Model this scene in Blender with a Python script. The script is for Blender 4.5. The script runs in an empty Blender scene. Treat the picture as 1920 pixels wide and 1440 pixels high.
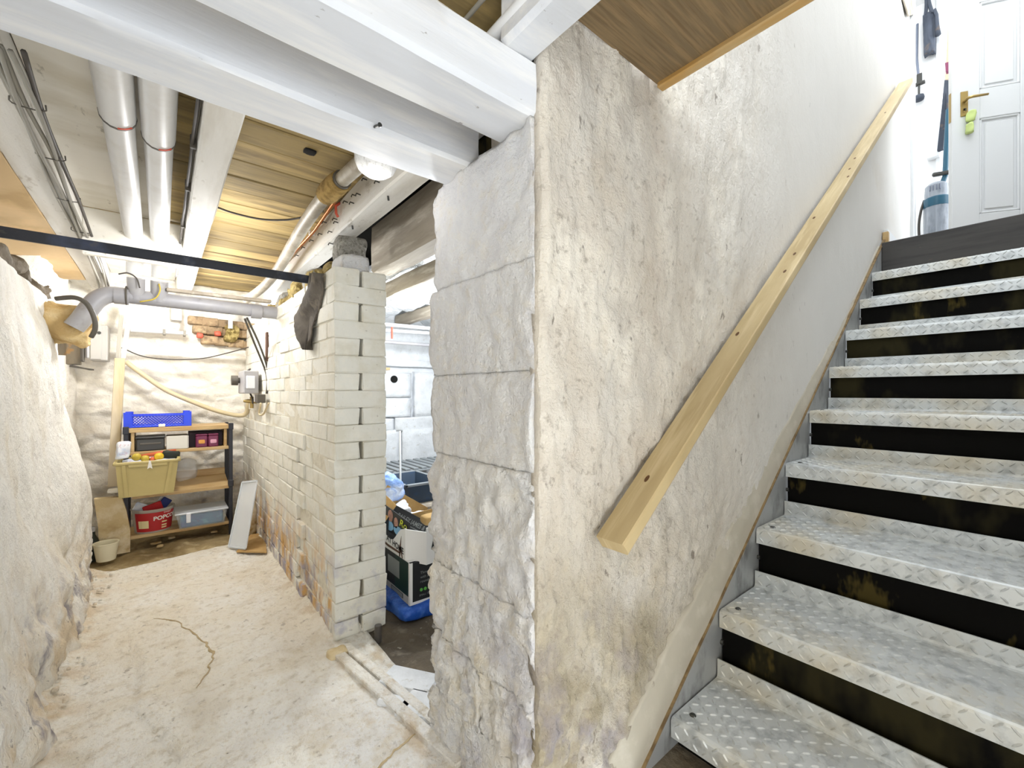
import bpy, bmesh, math, random
from mathutils import Vector, Matrix, noise, Euler
random.seed(7)
SC = bpy.context.scene
COL = SC.collection
PI = math.pi
# ---------------------------------------------------------------- camera
FPX, AZ, HZ = 803.85, math.radians(39.279), 736.6          # focal length in pixels, heading, horizon row
cam = bpy.data.cameras.new('camera'); camo = bpy.data.objects.new('camera', cam); COL.objects.link(camo)
camo.location = (0, 0, 1.0); camo.rotation_euler = (PI/2, 0, -AZ)
cam.sensor_width = 36; cam.lens = FPX/1920*36; cam.shift_y = (HZ-720)/1920; cam.clip_start = .02
SC.camera = camo
# ---------------------------------------------------------------- world, lights, exposure
W = bpy.data.worlds.new('world'); SC.world = W; W.use_nodes = True
bg = W.node_tree.nodes['Background']; bg.inputs[0].default_value = (.88, .94, 1, 1); bg.inputs[1].default_value = 1.55
def lamp(name, loc, watts, col, r=.06):
    l = bpy.data.lights.new(name, 'POINT'); l.energy = watts; l.color = col; l.shadow_soft_size = r
    o = bpy.data.objects.new(name, l); COL.objects.link(o); o.location = loc; return o
lamp('passage_light', (.10, 3.38, 1.58), 8.5, (.98, .985, 1), .06)
lamp('passage_light', (.17, 2.45, 1.55), 3.4, (.98, .985, 1), .08)  # fill lamp added to brighten mid-passage; no bulb hangs here
lamp('passage_light', (.455, 1.175, 1.55), .35, (1, .97, .93), .06)
lamp('store_bulb', (1.35, 2.3, 1.35), 15, (.93, .97, 1), .08)
lamp('camera_fill', (-.14, -.62, .38), 7, (.94, .97, 1), .16)  # added low fill lamp behind the camera, not a cellar fitting
lamp('hall_bulb', (4.0, .2, 4.3), 7, (.96, .985, 1), .15)
SC.view_settings.view_transform = 'Standard'; SC.view_settings.look = 'None'
SC.view_settings.gamma = 1; SC.view_settings.use_curve_mapping = False
SC.view_settings.exposure = 1.55

# ---------------------------------------------------------------- survey helpers: a photo pixel met with a real plane
sA, cA = math.sin(AZ), math.cos(AZ)
def ray(u, v):
    k = (u-960)/FPX
    return Vector((sA+k*cA, cA-k*sA, (HZ-v)/FPX))
EYE = Vector((0, 0, 1))
def on_x(u, v, X): r = ray(u, v); return EYE + r*(X/r.x)
def on_y(u, v, Y): r = ray(u, v); return EYE + r*(Y/r.y)
def on_z(u, v, Z): r = ray(u, v); return EYE + r*((Z-1)/r.z)
V = Vector
# ---------------------------------------------------------------- mesh helpers
class MB:
    def __init__(s): s.v = []; s.f = []; s.m = []; s.xf = None
    def add(s, vs, fs, mi=0):
        n = len(s.v)
        for p in vs:
            p = V(p); s.v.append(s.xf @ p if s.xf else p)
        for f in fs: s.f.append([i+n for i in f]); s.m.append(mi)
        return s
    def box(s, lo, hi, mi=0, bev=0, R=None, seg=1):
        lo = V(lo); hi = V(hi); c = (lo+hi)/2; d = hi-lo
        bm = bmesh.new(); bmesh.ops.create_cube(bm, size=1)
        for v in bm.verts: v.co = V((v.co.x*d.x, v.co.y*d.y, v.co.z*d.z))
        if bev: bmesh.ops.bevel(bm, geom=bm.edges[:], offset=min(bev, min(d)*.45), segments=seg, affect='EDGES', profile=.6)
        bm.verts.index_update()
        vs = [(R @ v.co if R else v.co)+c for v in bm.verts]
        s.add(vs, [[v.index for v in f.verts] for f in bm.faces], mi); bm.free(); return s
    def obox(s, c, ax, ay, az, d, mi=0, bev=0):
        """box of size d round c along the given axes"""
        R = Matrix((V(ax).normalized(), V(ay).normalized(), V(az).normalized())).transposed()
        d = V(d)/2; c = V(c)
        return s.box(c-d, c+d, mi, bev, R)
    def tube(s, pts, r, n=10, mi=0, smooth=0, caps=True):
        pts = [V(p) for p in pts]
        if smooth: pts = catmull(pts, smooth)
        rr = r if isinstance(r, (list, tuple)) else [r]*len(pts)
        N = len(s.v); up = V((0, 0, 1)); prev = None
        vs = []; fs = []
        for i, p in enumerate(pts):
            t = (pts[min(i+1, len(pts)-1)]-pts[max(i-1, 0)]).normalized()
            if prev is None:
                a = t.cross(up)
                if a.length < .05: a = t.cross(V((1, 0, 0)))
            else: a = prev - t*prev.dot(t)
            a.normalize(); prev = a; b = t.cross(a)
            for k in range(n):
                q = 2*PI*k/n; vs.append(p+(a*math.cos(q)+b*math.sin(q))*rr[i])
        for i in range(len(pts)-1):
            for k in range(n): fs.append([i*n+k, i*n+(k+1) % n, (i+1)*n+(k+1) % n, (i+1)*n+k])
        if caps: fs.append(list(range(n))[::-1]); fs.append([(len(pts)-1)*n+k for k in range(n)])
        return s.add(vs, fs, mi)
    def lathe(s, prof, c, n=16, mi=0, ax='z'):
        vs = []; fs = []; c = V(c)
        for r, z in prof:
            for k in range(n):
                q = 2*PI*k/n; x, y = r*math.cos(q), r*math.sin(q)
                vs.append(c+(V((x, y, z)) if ax == 'z' else V((x, z, y)) if ax == 'y' else V((z, x, y))))
        for i in range(len(prof)-1):
            for k in range(n): fs.append([i*n+k, i*n+(k+1) % n, (i+1)*n+(k+1) % n, (i+1)*n+k])
        fs.append(list(range(n))[::-1]); fs.append([(len(prof)-1)*n+k for k in range(n)])
        return s.add(vs, fs, mi)
    def prism(s, poly, off, mi=0):
        """poly: 3-D outline, off: extrusion vector"""
        n = len(poly); poly = [V(p) for p in poly]; off = V(off)
        vs = poly+[p+off for p in poly]
        fs = [list(range(n))[::-1], [n+i for i in range(n)]]+[[i, (i+1) % n, n+(i+1) % n, n+i] for i in range(n)]
        return s.add(vs, fs, mi)
    def slab(s, fn, nu, nv, back, mi=0):
        """fn(a,b) in 0..1 gives the shaped face; back is the vector to the flat rear"""
        vs = [fn(i/nu, j/nv) for j in range(nv+1) for i in range(nu+1)]
        W_ = nu+1
        fs = [[j*W_+i, j*W_+i+1, (j+1)*W_+i+1, (j+1)*W_+i] for j in range(nv) for i in range(nu)]
        rim = [i for i in range(W_)]+[j*W_+nu for j in range(1, nv+1)]+[nv*W_+i for i in range(nu-1, -1, -1)]+[j*W_ for j in range(nv-1, 0, -1)]
        n0 = len(vs); vs = vs+[vs[i]+V(back) for i in rim]
        L = len(rim)
        for k in range(L):
            a, b = rim[k], rim[(k+1) % L]; fs.append([b, a, n0+k, n0+(k+1) % L])
        cen = V((0, 0, 0))
        for i in rim: cen += vs[i]
        vs.append(cen/L+V(back)); ci = len(vs)-1
        for k in range(L): fs.append([n0+(k+1) % L, n0+k, ci])
        return s.add(vs, fs, mi)
    def build(s, name, mats, parent=None, loc=None, smooth=False, kind=None, label=None):
        off = V(OFF.get(parent.name, (0, 0, 0))) if parent else V(loc or (0, 0, 0))
        me = bpy.data.meshes.new(name)
        me.from_pydata([v-off for v in s.v], [], s.f)
        if not isinstance(mats, (list, tuple)): mats = [mats]
        for m in mats: me.materials.append(m)
        me.polygons.foreach_set('material_index', s.m)
        if smooth: me.polygons.foreach_set('use_smooth', [True]*len(me.polygons))
        bm = bmesh.new(); bm.from_mesh(me); bmesh.ops.recalc_face_normals(bm, faces=bm.faces[:]); bm.to_mesh(me); bm.free()
        if smooth and smooth != 1: me.set_sharp_from_angle(angle=smooth)
        o = bpy.data.objects.new(name, me); COL.objects.link(o)
        if parent: o.parent = parent; OFF[o.name] = off
        else: o.location = off; OFF[o.name] = off
        if kind: o['kind'] = kind
        if label: o['label'] = label
        return o
OFF = {}
def catmull(p, n):
    q = [p[0]*2-p[1]]+p+[p[-1]*2-p[-2]]; out = []
    for i in range(1, len(q)-2):
        for k in range(n):
            t = k/n; a, b, c, d = q[i-1:i+3]
            out.append(.5*((2*b)+(c-a)*t+(2*a-5*b+4*c-d)*t*t+(3*b-a-3*c+d)*t**3))
    return out+[p[-1]]
def tag(o, label, cat, group=None):
    o['label'] = label; o['category'] = cat
    if group: o['group'] = group
    return o
def thing(name, label, cat, loc, group=None):
    o = bpy.data.objects.new(name, None); COL.objects.link(o); o.location = loc; o.empty_display_size = .05
    OFF[o.name] = V(loc); return tag(o, label, cat, group)
def dup(root, loc, label=None):
    r = root.copy(); COL.objects.link(r); r.location = loc
    if label: r['label'] = label
    for ch in root.children:
        c = ch.copy(); COL.objects.link(c); c.parent = r
        for g in ch.children:
            d = g.copy(); COL.objects.link(d); d.parent = c
    return r
def text_mesh(txt, size, fn, depth=0.0, mb=None, mi=0, bold=0.0, align='LEFT', shear=0):
    """flat lettering; fn(x,y) maps letter space to the real surface"""
    cu = bpy.data.curves.new('lettering', 'FONT'); cu.body = txt; cu.size = size; cu.align_x = align; cu.offset = bold; cu.resolution_u = 3; cu.shear = shear
    o = bpy.data.objects.new('lettering', cu); COL.objects.link(o)
    dg = bpy.context.evaluated_depsgraph_get(); ev = o.evaluated_get(dg); me = bpy.data.meshes.new_from_object(ev)
    mb = mb or MB(); mb.add([fn(v.co.x, v.co.y) for v in me.vertices], [list(p.vertices) for p in me.polygons], mi)
    bpy.data.objects.remove(o); bpy.data.curves.remove(cu); bpy.data.meshes.remove(me)
    return mb
def fbm(p, s, o=4): return noise.fractal(V(p)*s, 1.0, 2.0, o)
def ridge(p, s):                                     # joint between rubble stones: 0 at a joint, 1 in a stone
    d, _ = noise.voronoi(V(p)*s)
    return min(1, (d[1]-d[0])*3)
def smooth01(a, b, x):
    t = max(0, min(1, (x-a)/(b-a))); return t*t*(3-2*t)

# ---------------------------------------------------------------- materials
def rgb(h):                                          # sRGB hex to linear
    c = [int(h[i:i+2], 16)/255 for i in (0, 2, 4)]
    return tuple(x/12.92 if x <= .04045 else ((x+.055)/1.055)**2.4 for x in c)+(1,)
def mat(name, base, rough=.8, metal=0, layers=(), bumps=(), pos='world', rnd=0, spec=.4, alpha=1, trans=0, emit=0, coat=0, bmask=None):
    """layers: (colour, scale, lo, hi, stretch, strength, (axis,z0,z1) or None); bumps: (scale, strength, distance, stretch)"""
    m = bpy.data.materials.new(name); m.use_nodes = True; nt = m.node_tree; N = nt.nodes; L = nt.links
    b = N['Principled BSDF']; b.inputs['Roughness'].default_value = rough; b.inputs['Metallic'].default_value = metal
    b.inputs['Specular IOR Level'].default_value = spec
    if pos == 'world':
        g = N.new('ShaderNodeNewGeometry'); P = g.outputs['Position']
    else:
        g = N.new('ShaderNodeTexCoord'); P = g.outputs['Object']
        oi = N.new('ShaderNodeObjectInfo'); ad = N.new('ShaderNodeVectorMath'); ad.operation = 'MULTIPLY_ADD'
        L.new(P, ad.inputs[0]); ad.inputs[1].default_value = (1, 1, 1)
        sc_ = N.new('ShaderNodeVectorMath'); sc_.operation = 'SCALE'; sc_.inputs[0].default_value = (17, 31, 23); L.new(oi.outputs['Random'], sc_.inputs['Scale'])
        L.new(sc_.outputs[0], ad.inputs[2]); P = ad.outputs[0]
    def scaled(st):
        if st == (1, 1, 1) or st is None: return P
        mp = N.new('ShaderNodeVectorMath'); mp.operation = 'MULTIPLY'; mp.inputs[1].default_value = st; L.new(P, mp.inputs[0]); return mp.outputs[0]
    col = N.new('ShaderNodeRGB'); col.outputs[0].default_value = rgb(base); cur = col.outputs[0]
    def mix(fac, c2, typ='MIX'):
        nonlocal cur
        x = N.new('ShaderNodeMix'); x.data_type = 'RGBA'; x.blend_type = typ
        L.new(fac, x.inputs[0]); L.new(cur, x.inputs[6])
        if isinstance(c2, tuple): x.inputs[7].default_value = c2
        else: L.new(c2, x.inputs[7])
        cur = x.outputs[2]
    for (c, sc, lo, hi, st, k, zm) in layers:
        n = N.new('ShaderNodeTexNoise'); n.inputs['Scale'].default_value = sc; n.inputs['Detail'].default_value = 5; n.inputs['Roughness'].default_value = .6
        L.new(scaled(st), n.inputs['Vector'])
        mr = N.new('ShaderNodeMapRange'); mr.inputs[1].default_value = lo; mr.inputs[2].default_value = hi; mr.inputs[4].default_value = k
        L.new(n.outputs['Fac'], mr.inputs[0]); f = mr.outputs[0]
        for z in ([] if not zm else zm if isinstance(zm, list) else [zm]):
            if isinstance(z[0], str):
                sx = N.new('ShaderNodeSeparateXYZ'); L.new(P, sx.inputs[0]); src = sx.outputs[z[0]]
            else:
                dt = N.new('ShaderNodeVectorMath'); dt.operation = 'DOT_PRODUCT'; dt.inputs[1].default_value = z[0]; L.new(P, dt.inputs[0]); src = dt.outputs['Value']
            m2 = N.new('ShaderNodeMapRange'); m2.inputs[1].default_value = z[1]; m2.inputs[2].default_value = z[2]; L.new(src, m2.inputs[0])
            mu = N.new('ShaderNodeMath'); mu.operation = 'MULTIPLY'; L.new(f, mu.inputs[0]); L.new(m2.outputs[0], mu.inputs[1]); f = mu.outputs[0]
        mix(f, rgb(c))
    if rnd:
        oi2 = N.new('ShaderNodeObjectInfo'); hs = N.new('ShaderNodeHueSaturation')
        mr = N.new('ShaderNodeMapRange'); mr.inputs[3].default_value = 1-rnd; mr.inputs[4].default_value = 1+rnd; L.new(oi2.outputs['Random'], mr.inputs[0])
        L.new(mr.outputs[0], hs.inputs['Value']); L.new(cur, hs.inputs['Color']); cur = hs.outputs[0]
    L.new(cur, b.inputs['Base Color'])
    h = None
    for (sc, stg, dist, st) in bumps:
        n = N.new('ShaderNodeTexNoise'); n.inputs['Scale'].default_value = sc; n.inputs['Detail'].default_value = 6; n.inputs['Roughness'].default_value = .6
        L.new(scaled(st), n.inputs['Vector'])
        bp = N.new('ShaderNodeBump'); bp.inputs['Strength'].default_value = stg; bp.inputs['Distance'].default_value = dist
        L.new(n.outputs['Fac'], bp.inputs['Height'])
        if bmask:
            sx = N.new('ShaderNodeSeparateXYZ'); L.new(P, sx.inputs[0]); mk = N.new('ShaderNodeMapRange')
            mk.inputs[1].default_value = bmask[1]; mk.inputs[2].default_value = bmask[2]; mk.inputs[3].default_value = stg*bmask[3]; mk.inputs[4].default_value = stg
            L.new(sx.outputs[bmask[0]], mk.inputs[0]); L.new(mk.outputs[0], bp.inputs['Strength'])
        if h: L.new(h, bp.inputs['Normal'])
        h = bp.outputs[0]
    if h: L.new(h, b.inputs['Normal'])
    if alpha < 1: b.inputs['Alpha'].default_value = alpha
    if trans: b.inputs['Transmission Weight'].default_value = trans
    if coat: b.inputs['Coat Weight'].default_value = coat
    return m
S1 = (1, 1, 1)
LOWZ = lambda a, b_: ('Z', b_, a)                     # full below a, none above b
M = {}
M['plaster'] = mat('stair_plaster', 'cbc5bb', .85, layers=[
    ('c9bba8', 3.2, .42, .68, (1, 1, .55), .55, ('X', 2.0, 1.0)), ('e3ded6', 6, .42, .75, (1, 1, .6), .5, None), ('d9d7d3', 1.5, .2, .4, S1, .8, ('X', 1.3, 2.4)), ('bdb0a2', 22, .56, .72, (1, 1, .7), .55, ('X', 2.3, 1.1)),
    ('d2bd92', 9, .52, .7, (1, 1, .5), .45, [('X', 1.5, .8), LOWZ(.25, .8)]),
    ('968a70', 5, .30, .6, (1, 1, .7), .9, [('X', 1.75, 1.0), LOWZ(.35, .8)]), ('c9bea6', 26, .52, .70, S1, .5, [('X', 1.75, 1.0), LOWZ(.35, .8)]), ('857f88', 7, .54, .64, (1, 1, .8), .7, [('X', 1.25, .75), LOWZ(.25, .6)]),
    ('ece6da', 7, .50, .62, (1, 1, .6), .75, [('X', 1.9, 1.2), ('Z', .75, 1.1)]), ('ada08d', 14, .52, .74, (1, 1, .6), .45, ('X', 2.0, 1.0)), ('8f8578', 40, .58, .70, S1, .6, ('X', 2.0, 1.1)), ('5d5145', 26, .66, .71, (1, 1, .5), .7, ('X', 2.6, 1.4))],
    bumps=[(11, .4, .02, (1, 1, .6)), (45, .8, .014, S1), (150, .6, .006, S1)], bmask=('X', 2.3, 1.1, .16))
M['render'] = mat('smooth_render', 'b0a999', .7, layers=[('b9b1a2', 6, .45, .65, (1, 1, .6), .7, None), ('c6c0b2', 14, .5, .65, S1, .5, None)], bumps=[(25, .15, .004, S1)])
M['stone'] = mat('painted_stone', 'd6d6d7', .85, layers=[
    ('e3dac4', 9, .42, .72, (1, 1, .6), .7, LOWZ(.5, 1.0)), ('cfbd92', 16, .50, .78, (1, 1, .7), .75, LOWZ(.4, .9)), ('9d99a8', 5, .50, .68, (1, 1, .8), .9, LOWZ(.2, .6)),
    ('c3c1c6', 7, .45, .72, (1, 1, .5), .6, None), ('e6e5e2', 14, .45, .72, S1, .5, None), ('d8cdb6', 30, .5, .75, S1, .4, None), ('8f8b8a', 60, .66, .76, S1, .6, None)],
    bumps=[(14, .6, .025, (1, 1, .6)), (60, .8, .014, S1), (180, .5, .005, S1)])
M['leftwall'] = mat('whitewash', 'f0ede7', .9, layers=[
    ('dccfb2', 5, .46, .68, (1, 1, .5), .45, None), ('d6cfc4', 9, .5, .66, (1, 1, .4), .5, None), ('f5f2ea', 7, .5, .6, (1, 1, .6), .6, None),
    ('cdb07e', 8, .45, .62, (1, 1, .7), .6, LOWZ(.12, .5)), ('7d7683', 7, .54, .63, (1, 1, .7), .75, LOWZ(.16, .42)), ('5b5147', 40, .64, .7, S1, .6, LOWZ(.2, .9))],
    bumps=[(18, .7, .03, (1, 1, .45)), (60, .8, .014, (1, 1, .6)), (200, .5, .005, S1)])
M['backwall'] = mat('whitewash_back', 'f0ebe0', .9, layers=[
    ('ddd2bc', 5, .45, .70, (1, 1, 1.4), .5, None), ('c4bcb2', 9, .56, .72, (1, 1, 2), .5, None), ('c9ad7c', 6, .5, .66, S1, .6, LOWZ(.3, .9)), ('8c8494', 9, .55, .66, S1, .6, LOWZ(.35, .75))],
    bumps=[(10, .5, .04, (1, 1, 1.3)), (45, .5, .012, S1)])
M['brick'] = mat('painted_brick', 'dddbd1', .75, layers=[
    ('cfc9b6', 12, .45, .65, S1, .6, None), ('e6e1d4', 20, .5, .65, S1, .5, None),
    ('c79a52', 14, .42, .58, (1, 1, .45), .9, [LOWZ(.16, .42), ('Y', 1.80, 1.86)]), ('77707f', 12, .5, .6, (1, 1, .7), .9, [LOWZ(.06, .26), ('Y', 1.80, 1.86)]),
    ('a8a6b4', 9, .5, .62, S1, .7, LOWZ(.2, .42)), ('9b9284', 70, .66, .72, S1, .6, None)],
    bumps=[(40, .35, .006, S1), (150, .25, .003, S1)], rnd=.03)
M['mortar'] = mat('painted_joint', 'd6d0bf', .9, layers=[('b8b09c', 20, .5, .65, S1, .6, None)], bumps=[(60, .5, .006, S1)])
M['oldbrick'] = mat('bare_old_brick', '9c8466', .9, layers=[('c9b08a', 12, .45, .6, S1, .7, None), ('5d4e3d', 18, .5, .65, S1, .7, None)], bumps=[(60, .6, .01, S1)], rnd=.15)
M['floor'] = mat('concrete_slab', 'eeebe3', .9, layers=[
    ('dfd3bb', 2.6, .42, .62, (1, .6, 1), .75, ('Y', 1.5, 2.3)), ('e9e2d2', 5, .46, .62, S1, .7, None), ('e0dfdd', 3, .4, .55, S1, .85, ('Y', 1.75, 1.25)),
    ('c5b594', 7, .54, .70, (1, 1.6, 1), .45, None), ('b3925a', 10, .52, .64, (1, .6, 1), .5, ('X', .4, .55)), ('c19a5a', 9, .45, .6, S1, .6, ('X', -.15, -.3)),
    ('b3a387', 3.4, .50, .70, (1, .5, 1), .55, ('Y', 2.4, 1.6)), ('b6a88e', 30, .54, .70, S1, .5, None), ('cbb995', 90, .54, .68, S1, .35, None), ('8f8373', 26, .62, .72, S1, .6, None), ('5a5148', 60, .70, .74, S1, .8, None)],
    bumps=[(10, .5, .025, S1), (40, .8, .014, S1), (140, .6, .005, S1)])
M['crackfill'] = mat('crack_dirt', 'b8a684', .95, layers=[('9c8660', 20, .45, .62, S1, .7, None)])
M['dirt'] = mat('damp_earth_floor', '6a5f4e', .8, layers=[('4a4238', 6, .42, .6, S1, .8, None), ('8d8373', 12, .55, .68, S1, .7, None), ('b9b2a4', 40, .66, .7, S1, .7, None)], bumps=[(14, .5, .03, S1), (60, .5, .012, S1)])
M['backfloor'] = mat('tan_back_floor', 'a8946c', .9, layers=[('8a7650', 6, .42, .6, S1, .8, None), ('c5b28c', 14, .52, .66, S1, .7, None), ('e4dccb', 60, .68, .72, S1, .8, None)], bumps=[(14, .5, .03, S1), (60, .5, .012, S1)])  # floor past the slab edge, darker and browner than the slab
M['beam'] = mat('white_painted_timber', 'd3d6dc', .55, layers=[('c6c8cc', 5, .45, .65, (.25, 2, 2), .7, None), ('ebeae8', 9, .5, .65, (.25, 2, 2), .6, None), ('77706a', 45, .69, .73, (.5, 1, 1), .7, None)],
    bumps=[(14, .3, .006, (.12, 1.5, 1.5)), (60, .25, .003, (.15, 1, 1))])
M['joist'] = mat('limewashed_joist', 'd9d6cf', .7, layers=[('c3bdb1', 7, .45, .65, (2, .25, 2), .7, None), ('a09686', 30, .6, .7, (1, .4, 1), .6, None)], bumps=[(14, .3, .006, (1.5, .12, 1.5)), (70, .3, .004, S1)])
M['greyjoist'] = mat('grey_limed_beam', 'a79d8e', .8, layers=[('8a8072', 7, .45, .65, (2, .3, 2), .7, None), ('cfc8ba', 12, .55, .68, (2, .3, 2), .6, None)], bumps=[(16, .4, .008, (1.5, .2, 1.5))])
M['plank'] = mat('old_floorboard', 'a58f5e', .75, layers=[('64543a', 3, .46, .66, (.6, 2, 1), .8, None), ('bda36c', 6, .48, .64, (.3, 3, 1), .75, None), ('7f704f', 22, .5, .7, (.12, 3, 1), .6, None)],
    bumps=[(40, .3, .004, (.1, 2, 1))], rnd=.26, pos='object')
M['boardpanel'] = mat('painted_board', 'efeadf', .7, layers=[('d6cdb9', 4, .45, .65, (.6, 1.5, 1), .7, None), ('8f8672', 26, .63, .7, (1, .4, 1), .6, None)], bumps=[(20, .2, .003, S1)])
M['ply'] = mat('brown_plywood', '766449', .6, layers=[('927a57', 20, .42, .64, (.2, 3, 1), .8, None), ('6a5538', 60, .5, .65, (.12, 3, 1), .7, None)], bumps=[(90, .15, .002, (.1, 2, 1))])
M['orangeboard'] = mat('tan_hardboard', 'c2a67c', .7, layers=[('ac9064', 4, .45, .62, S1, .8, None), ('d0b082', 8, .5, .65, (1, .5, 1), .7, None)], bumps=[(60, .15, .002, S1)])
M['rail'] = mat('softwood_handrail', 'b9a57c', .5, layers=[('a08a60', 9, .4, .65, (.18, 1, .18), .75, None), ('cdba92', 16, .5, .66, (.15, 2, .15), .7, None)], bumps=[(70, .12, .002, (.15, 1, .15))], pos='object')
M['knot'] = mat('wood_knot', '5b3c1c', .6)
M['lath'] = mat('softwood_lath', 'bfa67a', .5, layers=[('b98d48', 10, .42, .62, (2, .3, 1), .8, None)], bumps=[(50, .1, .002, S1)])
M['galv'] = mat('galvanised_plate', 'cdd0cf', .48, .3, layers=[('c6c9c9', 9, .42, .62, S1, .6, None), ('8d9193', 24, .48, .66, S1, .6, None), ('c2b18a', 3.5, .46, .66, S1, .5, None)], bumps=[(60, .12, .003, S1)], pos='object')
M['string'] = mat('galvanised_stringer', 'a6a8a8', .5, .35, layers=[('a8a9a8', 6, .42, .6, S1, .8, None), ('6c6c69', 12, .52, .66, (1, 1, .5), .7, None)], bumps=[(30, .15, .004, S1)])
M['stringedge'] = mat('rusty_plate_edge', '8a734f', .8, layers=[('5f4c33', 20, .45, .6, S1, .8, None)])
M['riser'] = mat('gap_shade', '0a0907', .85, spec=.1, layers=[('2c2816', 2.4, .5, .58, (1, 1, .5), .9, None), ('4d431f', 5, .6, .64, (1, 1, .4), .7, None)], bumps=[(40, .2, .004, S1)])  # dark board; gap shade and faintly lit olive spots are in the colour
M['landing'] = mat('dark_landing_board', '3d3a37', .6, layers=[('2c2a28', 8, .45, .6, (1, .2, 2), .8, None), ('6a5a4a', 30, .66, .7, (1, .3, 1), .7, None)], bumps=[(30, .2, .003, (1, .2, 1))])
M['bolt'] = mat('steel_bolt', '555552', .4, .8)
M['greypvc'] = mat('grey_drain_plastic', '98979b', .4, layers=[('a9a6a2', 8, .45, .65, S1, .6, None), ('7f7a72', 18, .58, .7, S1, .5, None)])
M['whitepvc'] = mat('white_waste_plastic', 'd6d5d3', .35, layers=[('c6c2ba', 10, .48, .65, S1, .5, None)])
M['whitepvc2'] = mat('white_clean_plastic', 'e8eaee', .3)
M['brownpipe'] = mat('dusty_lead_pipe', '9d9484', .5, .1, layers=[('b5aea0', 12, .42, .62, S1, .8, None), ('80735d', 22, .55, .66, S1, .6, None)], bumps=[(40, .2, .004, S1)])
M['hessian'] = mat('hessian_lagging', 'a98a4c', .95, layers=[('7e6430', 30, .45, .6, S1, .8, None)], bumps=[(120, .8, .008, S1)])
M['paper'] = mat('tan_paper', 'cdae78', .9, layers=[('b08f58', 9, .45, .65, S1, .7, None), ('e0cda0', 14, .5, .68, S1, .6, None)], bumps=[(16, .8, .03, S1)])
M['rock'] = mat('speckled_rock', '97948c', .95, layers=[('5f5c54', 60, .48, .62, S1, .8, None), ('c4c1b8', 40, .56, .68, S1, .7, None)], bumps=[(50, .9, .015, S1)])
M['wool'] = mat('mineral_wool', 'a18d58', .95, layers=[('6b5a2c', 18, .45, .6, S1, .9, None), ('d1bd7d', 30, .5, .62, S1, .7, None)], bumps=[(60, .9, .02, S1)])
M['copper'] = mat('copper_pipe', 'c87b3f', .35, .7)
M['cable'] = mat('dark_cable', '4a4540', .6)
M['greycable'] = mat('dusty_grey_cable', '8e8a80', .7)
M['clip'] = mat('cable_clip', '57524a', .6)
M['redclip'] = mat('red_pipe_clip', 'd8624c', .5)
M['steelbar'] = mat('blackened_steel_bar', '34363c', .45, .5, layers=[('4a5166', 5, .5, .64, S1, .7, None), ('5a5752', 20, .6, .7, S1, .6, None)], bumps=[(40, .15, .003, S1)])
M['rag'] = mat('dark_rag', '605950', .95, layers=[('46403a', 9, .45, .6, S1, .8, None), ('83796a', 16, .55, .68, S1, .6, None)], bumps=[(70, .4, .006, S1)])
M['shade'] = mat('mottled_glass', 'dcdcda', .25, layers=[('b4b2b0', 90, .52, .6, S1, .7, None)], bumps=[(90, .6, .006, S1)])
M['foil'] = mat('silver_foil', 'e6e9ec', .35, .15, layers=[('b3bcc4', 6, .48, .64, S1, .5, None)], bumps=[(12, .9, .05, (.6, 1.3, 1)), (40, .7, .014, (.6, 1.4, 1))])
M['roomstone'] = mat('white_block', 'dfe2e6', .85, layers=[('c7cacd', 9, .46, .64, S1, .6, None), ('b9b6ac', 30, .62, .7, S1, .5, None)], bumps=[(16, .5, .02, S1), (70, .4, .006, S1)])
M['hole'] = mat('dark_void', '0d0b08', .9)
M['shelfwood'] = mat('light_wood_shelf', 'c2a677', .5, layers=[('a57c40', 8, .45, .62, (.3, 2, 2), .7, None)], bumps=[(60, .1, .002, (.2, 1, 1))])
M['blackmetal'] = mat('black_post', '2a2b33', .45)
M['blueplastic'] = mat('blue_crate_plastic', '1d3fd6', .35)
M['beige'] = mat('beige_crate_plastic', 'bcab72', .45, layers=[('b09f66', 4, .45, .6, S1, .5, None)])
M['charcoal'] = mat('charcoal_plastic', '3b3a36', .4)
M['whitecard'] = mat('white_card', 'd9d6cc', .7)
M['purple'] = mat('plum_tin', '6d1f45', .4, layers=[('7d3a58', 12, .5, .6, S1, .5, None)])
M['dkpurple'] = mat('dark_box', '2a1822', .6)
M['orange'] = mat('orange_print', 'd99a4c', .6)
M['pinkprint'] = mat('pink_print', 'd8a0b4', .6)
M['yellow'] = mat('yellow_toy', 'd8b52c', .4, layers=[('c99d22', 30, .5, .6, S1, .7, None)])
M['yellow2'] = mat('dull_yellow_toy', 'b9a23a', .5)
M['orangetoy'] = mat('orange_bat', 'c8603a', .5)
M['blacktoy'] = mat('black_rubber', '23271f', .6)
M['tagwhite'] = mat('white_paper', 'e9e6de', .8)
M['whitered'] = mat('white_bag_plastic', 'dfe2e8', .4, layers=[('a8546a', 14, .6, .66, S1, .8, None), ('b7c6e0', 10, .52, .62, S1, .7, None)])
M['tub'] = mat('clear_tub_plastic', 'cfc9bd', .3, alpha=.55)
M['clearbag'] = mat('clear_bag_plastic', 'e2e4e6', .15, alpha=.3, bumps=[(12, .9, .04, S1)])
M['redlabel'] = mat('red_tub_label', 'b3272b', .45)
M['cream'] = mat('cream_print', 'e6d9a8', .7)
M['white'] = mat('white_print', 'eeece6', .7)
M['navy'] = mat('navy_packet', '2f3d78', .5)
M['clearbox'] = mat('clear_lid_plastic', 'd4dade', .2, alpha=.22)
M['teal'] = mat('blue_packets', '2f7fae', .5, layers=[('6cb3cc', 14, .5, .58, (1, 1, 2), .8, None), ('3756a0', 10, .5, .6, S1, .8, None), ('c65a68', 22, .66, .68, S1, .8, None)])
M['frost'] = mat('frosted_lid', 'e6ebef', .25, alpha=.62)
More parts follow.
